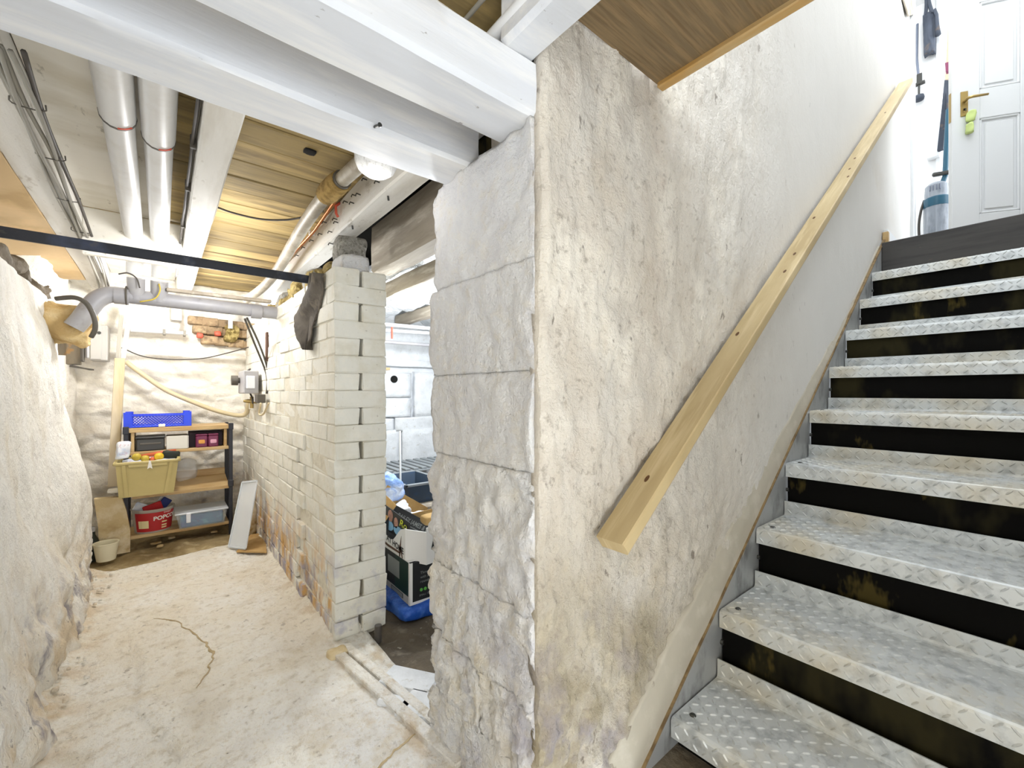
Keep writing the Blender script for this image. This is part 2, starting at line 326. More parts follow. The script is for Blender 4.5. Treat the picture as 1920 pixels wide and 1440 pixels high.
M['slabstone'] = mat('stained_stone', 'c9b48a', .9, layers=[('8e6c35', 7, .40, .58, S1, .85, ('Z', .24, .10)), ('dccfb2', 9, .48, .62, S1, .7, None)], bumps=[(30, .4, .008, S1)])
M['bucket'] = mat('cream_bucket', 'e4dcbf', .5)
M['cardboard'] = mat('cardboard', 'b08d57', .9, layers=[('c9a873', 9, .45, .62, S1, .6, None)])
M['timber'] = mat('cream_timber', 'd6c7aa', .7, layers=[('bda97e', 7, .45, .62, (2, 2, .25), .7, None)], bumps=[(50, .15, .003, (1, 1, .15))])
M['whitetimber'] = mat('white_batten', 'e9e6de', .7, layers=[('d6d1c4', 9, .48, .62, (1, 1, .3), .6, None)])
M['hose'] = mat('cream_conduit', 'd2c29c', .5)
M['greybox'] = mat('grey_switch_box', 'a5a3a4', .4)
M['metercab'] = mat('grey_cabinet', 'b9b6b0', .5, layers=[('a9a59c', 8, .48, .62, S1, .5, None)])
M['meterboard'] = mat('aged_meter_board', '857a68', .6, layers=[('3f3a33', 7, .45, .6, (1, 1, .4), .8, None), ('b98a4c', 12, .56, .64, S1, .7, None), ('d9d3c6', 9, .62, .68, (1, 1, .4), .7, None)])
M['boxgreen'] = mat('dark_green_panel', '15322a', .4)
M['boxblack'] = mat('black_box_card', '1f2124', .45)
M['boxgrey'] = mat('grey_print', '8d918f', .5)
M['boxwhite'] = mat('white_box_card', 'e6e5e2', .5)
M['green'] = mat('green_print', '5fae4a', .6)
M['bluebag'] = mat('blue_bag', '1f56b8', .4, layers=[('5b8ae0', 9, .52, .62, S1, .7, None)], bumps=[(14, .6, .03, S1)])
M['palebag'] = mat('pale_blue_bag', '8fb0ea', .35, layers=[('dfe8f6', 9, .48, .6, S1, .8, None), ('3468c8', 7, .55, .66, S1, .8, None)], bumps=[(12, .6, .03, S1)])
M['crateblue'] = mat('slate_blue_crate', '3b4a5c', .45, layers=[('2c5a94', 4, .5, .6, S1, .4, None)])
M['tissue'] = mat('white_tissue', 'eceef2', .7, bumps=[(18, .7, .03, S1)])
M['skin'] = mat('portrait_print', 'b98a78', .6, layers=[('8a6a62', 40, .5, .6, S1, .8, None)])
M['brownprint'] = mat('brown_print', '5b4031', .6)
M['yellowprint'] = mat('yellow_print', 'c9cf3c', .6)
M['skyprint'] = mat('light_blue_print', '86b7dc', .6)
M['rack'] = mat('grey_rack_plastic', '8c9296', .5)
M['pole'] = mat('pale_rod', 'e2e4e6', .4)
M['hallwall'] = mat('hall_paint', 'dddcda', .7, layers=[('e4e3e1', 3, .45, .6, S1, .6, None)])
M['doorpaint'] = mat('gloss_door_paint', 'd9dbdc', .3, coat=.3, bumps=[(30, .06, .003, (1, 1, .15))])
M['brass'] = mat('aged_brass', 'a8905a', .35, .7)
M['lime'] = mat('lime_fabric', 'c6d78a', .7, bumps=[(40, .4, .006, S1)])
M['bagdark'] = mat('charcoal_bag', '444a55', .7, layers=[('2f3540', 8, .45, .6, (1, 1, .4), .8, None), ('6a5a4c', 12, .6, .68, S1, .6, None)], bumps=[(30, .3, .006, S1)])
M['grey'] = mat('grey_tool', '6c7280', .4, .3)
M['smoke'] = mat('smoked_bin', '9aa0a8', .15, alpha=.75, layers=[('6d737c', 6, .5, .6, (1, 1, .3), .8, None)])
M['vteal'] = mat('petrol_blue_plastic', '235266', .35)
M['pink'] = mat('plum_cloth', '7d4058', .8)
M['tan'] = mat('tan_board', 'cfb59a', .7)
M['carpet'] = mat('hall_floor', '8d8378', .9, bumps=[(90, .5, .01, S1)])
M['paint_dark'] = mat('dark_skirting', '4b5158', .5)

# ================================================================ SETTING
XB, YB = .541, 1.796                                   # passage face and near end of the brick wall
XP, YW, YP = .621, .665, 1.131                         # doorway pier: passage face, stair face, far end
def struct(mb, name, m, smooth=False, parent=None): return mb.build(name, m, parent, smooth=smooth, kind=None if parent else 'structure')

# --- floors
def slab_edge(x): return 3.345+.13*(x+.3)
def f_floor(a, b):
    x = -.75+1.42*a; y = -.7+(slab_edge(x)+.7)*b
    edge = smooth01(.10, 0, abs(x-(-.30)))
    z = .012*fbm((x, y, 0), 2.2, 3)+.004*fbm((x, y, 3), 16, 3)
    crack = abs(x-(.02+.10*math.sin(y*2.1)+.05*fbm((y, 1, 0), 3, 2)))
    if 1.35 < y < 2.3: z -= .012*smooth01(.012, 0, crack)
    if x < -.2: z += .05*smooth01(-.2, -.36, x)*(.6+.8*abs(fbm((x, y, 7), 12, 3)))
    if x > .46 and y > 1.8: z += .03*smooth01(.46, .56, x)*(.5+abs(fbm((x, y, 9), 14, 3)))
    z -= .03*smooth01(.98, 1.0, b)
    return V((x, y, z))
struct(MB().slab(f_floor, 110, 260, (0, 0, -.12)), 'floor', M['floor'], True)
struct(MB().box((-.75, -2.6, -.12), (.9, -.69, .004)), 'floor.005', M['floor'])
struct(MB().box((-.75, -2.6, -.1), (-.30, -.89, 1.9)), 'wall_left.002', M['leftwall'])
def f_backfloor(a, b):
    x = -.9+1.6*a; y = 3.2+1.2*b; return V((x, y, -.025+.02*fbm((x, y, 2), 6, 4)))
struct(MB().slab(f_backfloor, 60, 50, (0, 0, -.12)), 'floor.001', M['backfloor'], True)
def f_room(a, b):
    x = .645+2.4*a; y = 1.0+2.5*b; return V((x, y, -.02+.025*fbm((x, y, 5), 6, 4)))
struct(MB().slab(f_room, 90, 90, (0, 0, -.12)), 'floor.002', M['dirt'], True)
struct(MB().box((.9, -.3, -.1), (4.0, .66, -.002)), 'floor.003', M['dirt'])
def ribbon(name, pts, w, m, par, seed):
    pts = catmull([V((p.x, p.y, 0)) for p in pts], 8); vs = []; fs = []
    for i, p in enumerate(pts):
        t = (pts[min(i+1, len(pts)-1)]-pts[max(i-1, 0)]).normalized(); n = V((-t.y, t.x, 0))
        p = p+n*.012*fbm((p.x, p.y, seed), 22, 3); ww = w*(.35+.9*abs(fbm((p.y, seed, 0), 16, 3)))*min(1, (i+1)/6, (len(pts)-i)/6)
        for q in (-1, 1):
            c = p+n*ww*q; z = f_floor((c.x+.75)/1.42, (c.y+.7)/(slab_edge(c.x)+.7)).z
            vs += [V((c.x, c.y, z+.0025)), V((c.x, c.y, z-.004))]
    for i in range(len(pts)-1):
        a, b = i*4, i*4+4
        fs += [[a, a+2, b+2, b], [a+1, b+1, b+3, a+3], [a, b, b+1, a+1], [a+2, a+3, b+3, b+2]]
    fs += [[0, 1, 3, 2], [len(vs)-4, len(vs)-2, len(vs)-1, len(vs)-3]]
    return MB().add(vs, fs).build(name, m, par)
fl_ = bpy.data.objects['floor']
ribbon('crack', [on_z(*p, 0) for p in ((290, 1163), (335, 1170), (372, 1195), (392, 1213), (399, 1228), (390, 1256), (368, 1290))], .0055, M['crackfill'], fl_, 1)
ribbon('crack', [on_z(*p, 0) for p in ((790, 1370), (752, 1400), (728, 1425), (700, 1450))], .004, M['crackfill'], fl_, 3)
# threshold strips across the store doorway
p0, p1 = on_z(640, 1218, .0), on_z(811, 1368, .0)
dirn = (p1-p0).normalized(); side = V((0, 0, 1)).cross(dirn)
t = MB()
for k, (o_, w_) in enumerate(((.018, .032), (-.026, .038))):
    c = (p0+p1)/2+side*o_+dirn*.08; c.z = .006
    MB().obox(c, dirn, side, (0, 0, 1), ((p1-p0).length+.16, w_, .02), bev=.003).build('trim_%d' % (k+1), M['floor'], kind='structure')
# pale flat stones bedded just inside the store
t = MB()
for k, (u, v, w, l) in enumerate(((768, 1278, .11, .20), (808, 1330, .12, .2), (742, 1318, .05, .12))):
    c = on_z(u, v, .0); MB().obox((c.x, c.y, -.012), (.55, -.83, 0), (.83, .55, 0), (0, 0, 1), (l, w, .05), bev=.008).build('flagstone', M['roomstone'], bpy.data.objects['floor.002'])

# --- left wall: rough limewashed rubble, battered outwards
def f_left(a, b):
    y = -.9+4.18*a; z = -.03+1.55*b
    x = -.285-.10*z
    bulge = .05*smooth01(2.4, 3.0, y)*smooth01(.25, .5, z)*smooth01(.95, .6, z)
    end = smooth01(3.12, 3.28, y)
    p = (0, y, z)
    d = .020*fbm(p, 2.2, 3)+.007*(ridge((y*.8, z*1.1, .3), 3.2)-.5)+.010*fbm((3, y, z*.45), 13, 5)
    foot = .035*smooth01(.5, .1, z)*(.5+fbm((9, y, z), 6, 4))
    top = 1.535-.05*smooth01(2.2, 3.1, y)+.03*fbm((y, 0, 0), 9, 4)+.02*math.sin(y*3)
    z = min(z, top)
    return V((x+d+bulge+foot-end*.10-.05*smooth01(.96, 1, b), y+.03*fbm((z*2, 4, 0), 3, 2)*end, z))
struct(MB().slab(f_left, 330, 130, (-.35, 0, 0)), 'wall_left', M['leftwall'], True)
# reveal beyond its end
struct(MB().slab(lambda a, b: V((-.47+.03*fbm((1, a*3, b*4), 2, 3), 3.2+1.1*a, -.05+1.8*b)), 30, 40, (-.2, 0, 0)), 'wall_left.001', M['backwall'], True)
# --- back wall
def f_back(a, b):
    x = -.62+1.35*a; z = -.05+1.9*b; p = (x, 0, z)
    y = 4.2-.028*(ridge((x*1.1, .2, z*1.9), 3.3)-.4)-.028*fbm(p, 3, 4)-.010*fbm((x*.7, 3, z*1.6), 16, 4)
    if abs(z-1.27) < .2: y -= .07*smooth01(.05, .0, abs(z-1.285))
    y -= .10*smooth01(1.42, 1.46, z)*(smooth01(.14, .1, x))
    return V((x, y, z))
wb = struct(MB().slab(f_back, 150, 150, (0, .25, 0)), 'wall_back', M['backwall'], True)
k = 0
for r in range(3):                                      # courses of bare brick high on the back wall
    for c in range(5):
        a0 = on_y(352+c*25+(r % 2)*9, 592+r*17+c*3.2, 4.13)
        if a0.x < .2 and r == 2: continue
        MB().box((a0.x, 4.11+random.uniform(-.008, .008), a0.z-.062), (a0.x+.112, 4.24, a0.z), bev=.008).build('brick', M['oldbrick'], wb)
# --- brick dividing wall; core = joints
wm = struct(MB().box((XB+.0035, YB+.10, -.06), (XB+.212, 4.3, 1.50)).box((XB+.005, YB+.005, -.06), (XB+.099, YB+.11, 1.50)).box((XB+.118, YB+.005, -.06), (XB+.214, YB+.11, 1.50)), 'wall_middle', M['mortar'])
def brick_mesh(d, seed):
    mb = MB(); mb.box((0, 0, 0), d, bev=.004); rs = random.Random(seed)
    mb.v = [v+V((rs.uniform(-.003, .003), rs.uniform(-.003, .003), rs.uniform(-.003, .003))) for v in mb.v]
    return mb
def brick_set(d, n):
    out = []
    for i in range(n):
        o = brick_mesh(d, i+int(d[1]*999)).build('brick', M['brick'], wm); out.append(o)
    return out
CH = .0722
stretch = brick_set((.104, .221, CH-.0025), 4); header = brick_set((.217, .102, CH-.0025), 3); endb = brick_set((.1015, .22, CH-.0025), 3)
used = set()
def lay(protos, loc):
    o = random.choice(protos)
    if o.name in used: o = o.copy(); COL.objects.link(o)
    used.add(o.name); o.location = loc; return o
for i in range(21):
    z = i*CH+.002
    if i == 0: z = -.004
    jx = random.uniform(-.003, .003); wob = .006*smooth01(5, 0, i)
    if i % 2 == 0:
        lay(endb, (XB+jx, YB+random.uniform(-.003, .003)-wob, z)); lay(endb, (XB+.1155+jx, YB+random.uniform(-.003, .003)-wob, z)); y = YB+.226
    else:
        lay(header, (XB+jx-.001, YB+random.uniform(-.004, .002)-wob, z)); y = YB+.108
    while y < 4.12:
        prot = .013 if (i < 11 and y > 2.2) else 0
        lay(stretch, (XB-prot+random.uniform(-.004, .004), y, z)); y += .2275
for p in (stretch+header+endb):
    if p.name not in used: bpy.data.objects.remove(p)
# stones sitting on the head of the brick wall
def lump(mb, lo, hi, amp, seed, n=8, sq=.35):
    lo = V(lo); hi = V(hi); c = (lo+hi)/2; h = (hi-lo)/2
    bm = bmesh.new(); bmesh.ops.create_cube(bm, size=2); bmesh.ops.subdivide_edges(bm, edges=bm.edges[:], cuts=n, use_grid_fill=True)
    vs = []
    for v in bm.verts:
        p = v.co.copy(); q = p.normalized()*1.12
        p = p.lerp(q, sq*min(1, max(0, p.length-1)/.73))
        w = V((p.x*h.x, p.y*h.y, p.z*h.z))+c
        w += V((fbm(w+V((seed, 0, 0)), 9, 4), fbm(w+V((0, seed, 0)), 9, 4), fbm(w+V((0, 0, seed)), 9, 4)))*amp
        vs.append(w)
    bm.verts.index_update(); mb.add(vs, [[v.index for v in f.verts] for f in bm.faces]); bm.free(); return mb
lump(MB(), (.585, 1.83, 1.512), (.70, 1.98, 1.585), .006, 3, 5, .2).build('stone', M['stone'], wm, smooth=True)
lump(MB(), (.595, 1.87, 1.58), (.70, 2.0, 1.68), .016, 8, 8, .35).build('stone', M['rock'], wm, smooth=True, label='grey rough stone')
for k_, (x0, y0) in enumerate(((.55, 2.15), (.56, 2.45), (.55, 2.8))):
    lump(MB(), (x0, y0, 1.49), (x0+.16, y0+.22, 1.60), .012, 20+k_, 4, .5).build('stone', M['rock'], wm, smooth=True)
# --- doorway pier of big painted stones
wp = struct(MB().box((XP+.05, YW+.05, -.05), (XP+.30, YP-.03, 1.56)), 'wall_pier', M['mortar'])
def pier_stone(z0, z1, y0, y1, seed, push=0):
    amp = .015 if z1 < .9 else .009
    def shape(a, b, face):
        pass
    mb = MB(); lump(mb, (XP-push, y0, z0), (XP+.27, y1, z1), .0, seed, 34, .003)
    out = []
    for v in mb.v:
        w = v.copy()
        inner = smooth01(0, .03, min(w.y-y0, y1-w.y)) if y0 > YW+.04 else smooth01(0, .03, y1-w.y)
        dz = min(w.z-z0, z1-w.z)
        w.x += .0018*smooth01(.02, 0, dz)*(w.x < XP+.1)
        w.y -= .012*smooth01(.03, 0, dz)*(w.y > YP-.08)
        n1 = fbm((1, w.y, w.z), 4, 3); n2 = fbm((5, w.y*1.2, w.z*.7), 20, 5)+.6*abs(fbm((6, w.y, w.z), 50, 3))*(z1 < .9)
        w += V((-(n1*amp*1.0+n2*amp*1.15), 0, 0)) if w.x < XP+.1 else V((0, 0, 0))
        if w.y > y1-.05: w.y += amp*1.3*fbm((w.x*1.2, 2, w.z), 9, 4)
        if w.y < y0+.02: w.y += .003*fbm((w.x, 8, w.z), 14, 3)
        out.append(w)
    mb.v = out; mb.build('stone', M['stone'], wp, smooth=True)
ed = [-.03, .145, .31, .51, .825, 1.05, 1.295, 1.597]
for i in range(7):
    y0, y1 = YW+.022, YP+random.uniform(-.008, .014)
    if i in (1,):
        ys = y0+.27 if i == 3 else y0+.2
        pier_stone(ed[i]+.0003, ed[i+1]-.0003, y0, ys, i*3+1); pier_stone(ed[i]+.0003, ed[i+1]-.0003, ys-.002, y1, i*3+2, .004)
    else: pier_stone(ed[i]+.0003, ed[i+1]-.0003, y0, y1, i*3+1, random.uniform(-.001, .0015))
# near-black block added as the shade of the hole between the beam ends
lump(MB(), (.70, .70, 1.59), (.86, 1.14, 1.83), .02, 4, 6, .3).build('stone', M['riser'], wp, smooth=True, label='near-black block standing for the dark hole between the beams')
# --- stair wall, plaster face
SLOPE = .2067/.289
def str_line(x): return .0933+SLOPE*(x-1.1015)+.016          # top edge of the stringer
def f_stair(a, b):
    x = XP+.004+(4.84-XP)*(a**1.5); z = -.05+4.75*(b**1.3)
    rough = smooth01(2.1, 1.0, x)*.92+.08
    p = (x, 0, z)
    d = rough*(.012*fbm(p, 3, 4)+.010*fbm((x, 4, z*.6), 13, 5)+(.006+.007*smooth01(.8, .5, z))*fbm((x, 7, z), 34, 4))
    d += .006*fbm((x, 0, z), 1.2, 3)
    if x < 1.5 and z < .75: d -= .008*smooth01(.75, .4, z)*abs(fbm((x, 2, z), 28, 4))*smooth01(1.5, 1.1, x)
    d = max(d, -.011); corner = .010*smooth01(.02, 0, x-XP)
    return V((x, YW-d+corner, z))
ws = struct(MB().slab(f_stair, 300, 240, (0, .024, 0)), 'wall_stair', M['plaster'], True)
struct(MB().box((.70, YW+.03, -.05), (4.84, .945, 4.7)), 'wall_stair.001', M['plaster'])
def f_band(a, b):                                        # trowelled strip above the stringer
    x = .80+2.9*a; lo = str_line(x)-.05
    h = .06+.15*smooth01(3.4, .9, x)+.012*fbm((x, 1, 0), 9, 5)
    return V((x, YW-.013+.012*smooth01(.55, 1, b)+.0025*fbm((x, 3, b*.3), 9, 3), lo+h*b))
MB().slab(f_band, 160, 10, (0, .03, 0)).build('render_band', M['render'], ws, smooth=True)
struct(MB().box((.9, -.42, -.1), (4.75, -.32, 4.7)), 'wall_stair_right', M['hallwall'])
# --- ceiling boards
cl = struct(MB().box((-.8, -2.6, 1.874), (.72, 4.35, 1.93)), 'ceiling', M['hole'])
y = -.48-14*.146; k = 0
pm = {}
while y < 4.2:
    w = .146
    q = k % 4
    if q not in pm:
        pm[q] = MB().box((-.78, 0, 0), (.72, w-.004, .02), bev=.004).build('plank', M['plank'], cl); o = pm[q]
    else: o = pm[q].copy(); COL.objects.link(o)
    o.location = (0, y, 1.852+random.uniform(0, .004)); y += w; k += 1
lump(MB(), (.385, 1.60, 1.845), (.425, 1.64, 1.853), 0, 1, 2, .8).build('knot_hole', M['hole'], cl)

# --- store room shell
wr = struct(MB().box((.75, 3.38, -.05), (3.1, 3.5, 1.95)), 'wall_store', M['roomstone'])
def room_stone(u0, v0, u1, v1, pr=.03):
    a, b = on_y(u0, v0, 3.35), on_y(u1, v1, 3.35)
    lump(MB(), (a.x, 3.35-pr, min(a.z, b.z)), (b.x, 3.46, max(a.z, b.z)), .004, u0*.1, 6, .05).build('stone', M['roomstone'], wr, smooth=True)
for s_ in ((690, 697, 769, 745), (690, 746, 770, 781), (776, 697, 850, 780), (739, 783, 850, 802), (690, 786, 737, 806), (690, 808, 747, 872), (752, 805, 860, 880), (690, 672, 860, 692), (700, 875, 870, 950), (690, 952, 800, 1040)):
    room_stone(*s_, pr=random.uniform(.02, .035))
c = on_y(739, 711, 3.312); MB().lathe([(.03, -.004), (.03, .03), (.026, .034)], c, 14, ax='y').build('vent_hole', M['hole'], wr)
struct(MB().box((2.95, 1.0, -.05), (3.05, 3.5, 1.95)), 'wall_store_right', M['roomstone'])
struct(MB().box((.9, .95, -.05), (3.05, 1.0, 1.95)), 'wall_store_front', M['roomstone'])
def f_foil(a, b):
    x = .945+2.05*a; y = 1.05+2.35*b
    s_ = abs(math.sin((x-1.02)*PI/.55))
    return V((x, y, 1.70-.10*s_-.05*fbm((x*2.2, y*.7, 0), 2.6, 4)-.02*ridge((x*2, y, 0), 3)))
struct(MB().slab(f_foil, 90, 70, (0, 0, .12)), 'ceiling.001', M['foil'], True)
struct(MB().box((.715, .95, 1.885), (3.1, 3.5, 1.95)), 'ceiling.002', M['hole'])
# --- hall at the head of the stairs
struct(MB().box((3.76, -.42, 1.86), (6.9, 1.9, 1.985)), 'floor.004', M['carpet'])
struct(MB().box((4.95, -.45, 4.5), (6.95, 1.95, 4.6)), 'ceiling.003', M['hallwall'])
struct(MB().box((5.3, .53, 1.98), (5.42, 1.9, 4.7)), 'wall_hall', M['hallwall'])
struct(MB().box((6.8, -.4, 1.98), (6.9, 1.9, 4.7)), 'wall_hall_far', M['hallwall'])
struct(MB().box((4.8, 1.8, 1.98), (6.9, 1.9, 4.7)), 'wall_hall_left', M['hallwall'])
MB().box((5.28, .53, 1.98), (5.30, .56, 4.7), bev=.004).build('trim_3', M['doorpaint'], kind='structure')
MB().box((4.835, .64, 1.99), (4.90, .70, 4.7), bev=.005).build('trim_4', M['doorpaint'], kind='structure')
MB().box((3.80, .635, 1.985), (4.83, .655, 2.11), bev=.004).build('baseboard_left', M['doorpaint'], kind='structure')
q0 = on_y(1659, 462, .645)
MB().box((3.79, .630, 1.94), (3.83, .662, 2.09), bev=.003).build('trim_5', M['lath'], kind='structure')
MB().prism([(3.83, .636, 1.99), (3.95, .636, 1.99), (3.83, .636, 2.085)], (0, .02, 0)).build('trim_6', M['paint_dark'], kind='structure')
# door standing ajar
DX = V((.537, -.843, 0)).normalized(); D0 = V((4.22, .368, 1.992)); DN = V((-.843, -.537, 0)).normalized()
door = bpy.data.objects.new('door_1', None); COL.objects.link(door); door.location = D0; OFF[door.name] = D0; door['kind'] = 'structure'
def dbox(name, x0, x1, z0, z1, d0, d1, m, par, bev=.004):
    c = D0+DX*((x0+x1)/2)+V((0, 0, (z0+z1)/2))+DN*((d0+d1)/2)
    return MB().obox(c, DX, DN, (0, 0, 1), (x1-x0, abs(d1-d0), z1-z0), bev=bev).build(name, m, par)
DW = .82
for x0, x1 in ((0, .15), (.36, .46), (.67, DW)): dbox('stile', x0, x1, 0, 2.0, -.04, 0, M['doorpaint'], door)
for z0, z1 in ((0, .225), (.87, 1.07), (1.66, 1.76), (1.88, 2.0)):
    dbox('rail', .15, .36, z0, z1, -.039, -.0005, M['doorpaint'], door); dbox('rail', .46, .67, z0, z1, -.039, -.0005, M['doorpaint'], door)
for z0, z1 in ((.225, .87), (1.07, 1.66), (1.76, 1.88)):
    for x0, x1 in ((.15, .36), (.46, .67)):
        pn = dbox('panel', x0, x1, z0, z1, -.032, -.014, M['doorpaint'], door, 0)
        dbox('raised_field', x0+.03, x1-.03, z0+.03, z1-.03, -.016, -.006, M['doorpaint'], pn, .006)
        mb = MB()
        for (a0, a1, b0, b1) in ((x0, x1, z0, z0+.014), (x0, x1, z1-.014, z1), (x0, x0+.014, z0, z1), (x1-.014, x1, z0, z1)):
            cc = D0+DX*((a0+a1)/2)+V((0, 0, (b0+b1)/2))+DN*(-.009); mb.obox(cc, DX, DN, (0, 0, 1), (a1-a0, .014, b1-b0), bev=.005)
        mb.build('moulding', M['doorpaint'], pn)
hp = dbox('handle', .045, .085, .90, 1.07, 0, .006, M['brass'], door, .002)
hb = D0+DX*.065+V((0, 0, 1.0))
mb = MB(); mb.tube([hb, hb+DN*.045, hb+DN*.052+DX*.02, hb+DN*.05+DX*.10], [.009, .009, .009, .007], 10); mb.build('lever', M['brass'], hp, smooth=1)
MB().lathe([(.008, -.003), (.008, .004)], hb+V((0, 0, -.055))+DN*.006, 10, ax='y').build('keyhole', M['hole'], hp)
for z_ in (.25, 1.75): dbox('hinge', DW-.01, DW+.012, z_, z_+.09, -.03, .004, M['brass'], door, .002)
dbox('latch_plate', -.002, .001, .88, 1.08, -.03, -.008, M['brass'], door, 0)

# ================================================================ BEAMS AND JOISTS
def beam(name, lo, hi, m, label, axis, seed, n=40, amp=.004, cat='beam', group=None, bev=.01):
    """timber with waney, slightly bowed faces"""
    lo = V(lo); hi = V(hi); L = hi[axis]-lo[axis]; o1, o2 = [i for i in range(3) if i != axis]
    mb = MB(); prof = []
    w, h = hi[o1]-lo[o1], hi[o2]-lo[o2]; b = bev
    ring = [(b, 0), (w/3, 0), (2*w/3, 0), (w-b, 0), (w, b), (w, h/2), (w, h-b), (w-b, h), (b, h), (0, h-b), (0, h/2), (0, b)]
    vs = []; fs = []; R = len(ring)
    for i in range(n+1):
        for (p, q) in ring:
            c = [0, 0, 0]; c[axis] = lo[axis]+L*i/n
            nn = V((c[axis]*1.0, p*9+seed, q*9)); c[o1] = lo[o1]+p+amp*fbm(nn, 2.5, 3); c[o2] = lo[o2]+q+amp*fbm(nn+V((9, 5, 1)), 2.5, 3)
            vs.append(V(c))
    for i in range(n):
        for k in range(R): fs.append([i*R+k, i*R+(k+1) % R, (i+1)*R+(k+1) % R, (i+1)*R+k])
    fs.append(list(range(R))); fs.append([n*R+k for k in range(R)])
    mb.add(vs, fs)
    c = (lo+hi)/2
    return tag(mb.build(name, m, loc=(c.x, c.y, lo.z), smooth=.6), label, cat, group)
b2 = beam('ceiling_beam', (-.55, .682, 1.597), (XP+.03, .82, 1.718), M['beam'], 'nearest thick white painted beam, running into the wall corner above the pier', 0, 1, amp=.004)
b1 = beam('ceiling_beam', (-.55, .935, 1.592), (XP+.03, 1.075, 1.718), M['beam'], 'second white painted beam with grey shaded side, just behind the nearest beam', 0, 2, amp=.004)
for (u, v) in ((703, 236), (722, 255)):
    p = on_y(u, v, .938); MB().tube([p, p+V((.004, -.028, -.012))], .0025, 6).build('nail', M['bolt'], b1) if False else None
n_ = on_y(703, 236, .937); mb = MB(); mb.tube([n_+V((0, .005, 0)), n_+V((.002, -.022, -.008))], .003, 6); mb.lathe([(.005, -.024), (.005, -.021)], n_+V((.002, 0, -.008)), 8, ax='y'); o = mb.build('nail', M['bolt'], b1)
jl = thing('floor_joist', 'leftmost limewashed joist, carrying a bundle of dusty cables', 'joist', (-.32, 2.2, 1.716))
def joist_part(lo, hi, par, m, nm, seed):
    o = beam(nm, lo, hi, m, '', 1, seed, amp=.003, bev=.006); bpy.context.view_layer.update()
    off = OFF[par.name]; o.location = V(o.location)-off; o.parent = par
    for key in ('label', 'category'):
        if key in o: del o[key]
    return o
joist_part((-.372, .95, 1.716), (-.275, 4.15, 1.852), jl, M['joist'], 'timber', 3)
# notches and stains knocked in the joist
jc = beam('floor_joist', (.083, 1.0, 1.716), (.168, 4.15, 1.852), M['joist'], 'middle white painted joist between the waste pipes and the bare boards', 1, 5, amp=.002, cat='joist', bev=.005)
jr = thing('floor_joist', 'right hand joist studded with old nails, above the brick wall', 'joist', (.655, 2.2, 1.716))
joist_part((.612, .95, 1.716), (.70, 4.15, 1.852), jr, M['joist'], 'timber', 7)
for (u, v) in ((688, 338), (712, 343), (668, 368), (664, 382), (652, 380), (632, 412), (634, 418), (612, 418), (623, 436), (624, 458), (604, 440), (560, 480), (572, 465), (588, 452), (676, 366)):
    p = on_x(u, v, .612); mb = MB(); mb.tube([p+V((.01, 0, 0)), p+V((-.016, 0, .003)), p+V((-.02, 0, -.008))], .0026, 5); mb.build('nail', M['bolt'], jr)
for (u, v) in ((727, 368), (660, 423), (625, 455)):
    p = on_z(u, v, 1.716); MB().tube([p+V((0, 0, .01)), p+V((.004, .002, -.014))], .004, 6).build('nail', M['bolt'], jr)
jn = beam('floor_joist', (.545, -.5, 1.718), (.632, .70, 1.852), M['beam'], 'short white joist over the wall corner, beside the brown plywood', 1, 9, amp=.004, cat='joist')
js = beam('store_beam', (.82, 1.02, 1.605), (.93, 2.12, 1.84), M['greyjoist'], 'grey brown beam in the store doorway, resting by the brick wall head', 1, 11, amp=.005)
for k_, (x0, lab) in enumerate(((1.0, 'nearer bare joist sagging through the silver foil in the store'), (1.5, 'farther bare joist under the silver foil in the store'))):
    beam('store_joist', (x0, 1.05, 1.555), (x0+.07, 3.36, 1.64), M['greyjoist'], lab, 1, 20+k_, amp=.006, cat='joist')
# noggin between the left and middle joists, painted panel, board off-cuts
ng = on_y(330, 490, 2.72)
tag(MB().box((-.275, 2.70, on_y(240, 487, 2.7).z), (.083, 2.735, 1.837), bev=.004).build('noggin', M['boardpanel'], loc=(-.09, 2.72, 1.6)), 'pale board set across between joists, waste pipes passing over it', 'board')
tag(MB().slab(lambda a, b: V((-.272+.30*a, 1.38+1.32*b, 1.838+.004*fbm((a, b, 0), 3, 3))), 14, 30, (0, 0, .012)).build('ceiling_board', M['boardpanel'], loc=(-.12, 2, 1.838), smooth=.5), 'cream painted board nailed up behind the two white pipes', 'board')
tag(MB().slab(lambda a, b: V((-.272+.35*a, 2.76+1.3*b, 1.838+.004*fbm((a, b, 0), 3, 3))), 14, 30, (0, 0, .012)).build('ceiling_board', M['boardpanel'], loc=(-.1, 3.3, 1.838), smooth=.5), 'cream painted ceiling board beyond the cross board', 'board')
tag(MB().slab(lambda a, b: V((-.80+.43*a, .5+3.3*b, 1.712+.012*fbm((a, b*4, 0), 2, 3)-.05*(1-a))), 14, 50, (0, 0, .012)).build('hardboard_sheet', M['orangeboard'], loc=(-.58, 2, 1.70), smooth=.5), 'tan hardboard sheet between the left wall head and the cable joist', 'board')
bt0, bt1 = on_y(312, 543, 2.86), on_y(508, 566, 2.86)
tag(MB().obox((bt0+bt1)/2, bt1-bt0, (0, 1, 0), (0, 0, 1), ((bt1-bt0).length, .03, .018), bev=.003).build('batten', M['greyjoist'], loc=(bt0+bt1)/2), 'thin dark batten just above the grey drain pipe', 'batten')
# plywood soffit with its light edge lath
pr_ = thing('plywood_soffit', 'brown plywood soffit panel over the foot of the stairs', 'panel', (.9, .1, 1.85))
MB().box((.70, -.7, 1.848), (1.055, .66, 1.86)).build('panel', M['ply'], pr_)
MB().box((1.050, -.7, 1.835), (1.078, .658, 1.90), bev=.003).build('edge_lath', M['lath'], pr_, label='light softwood edge lath')
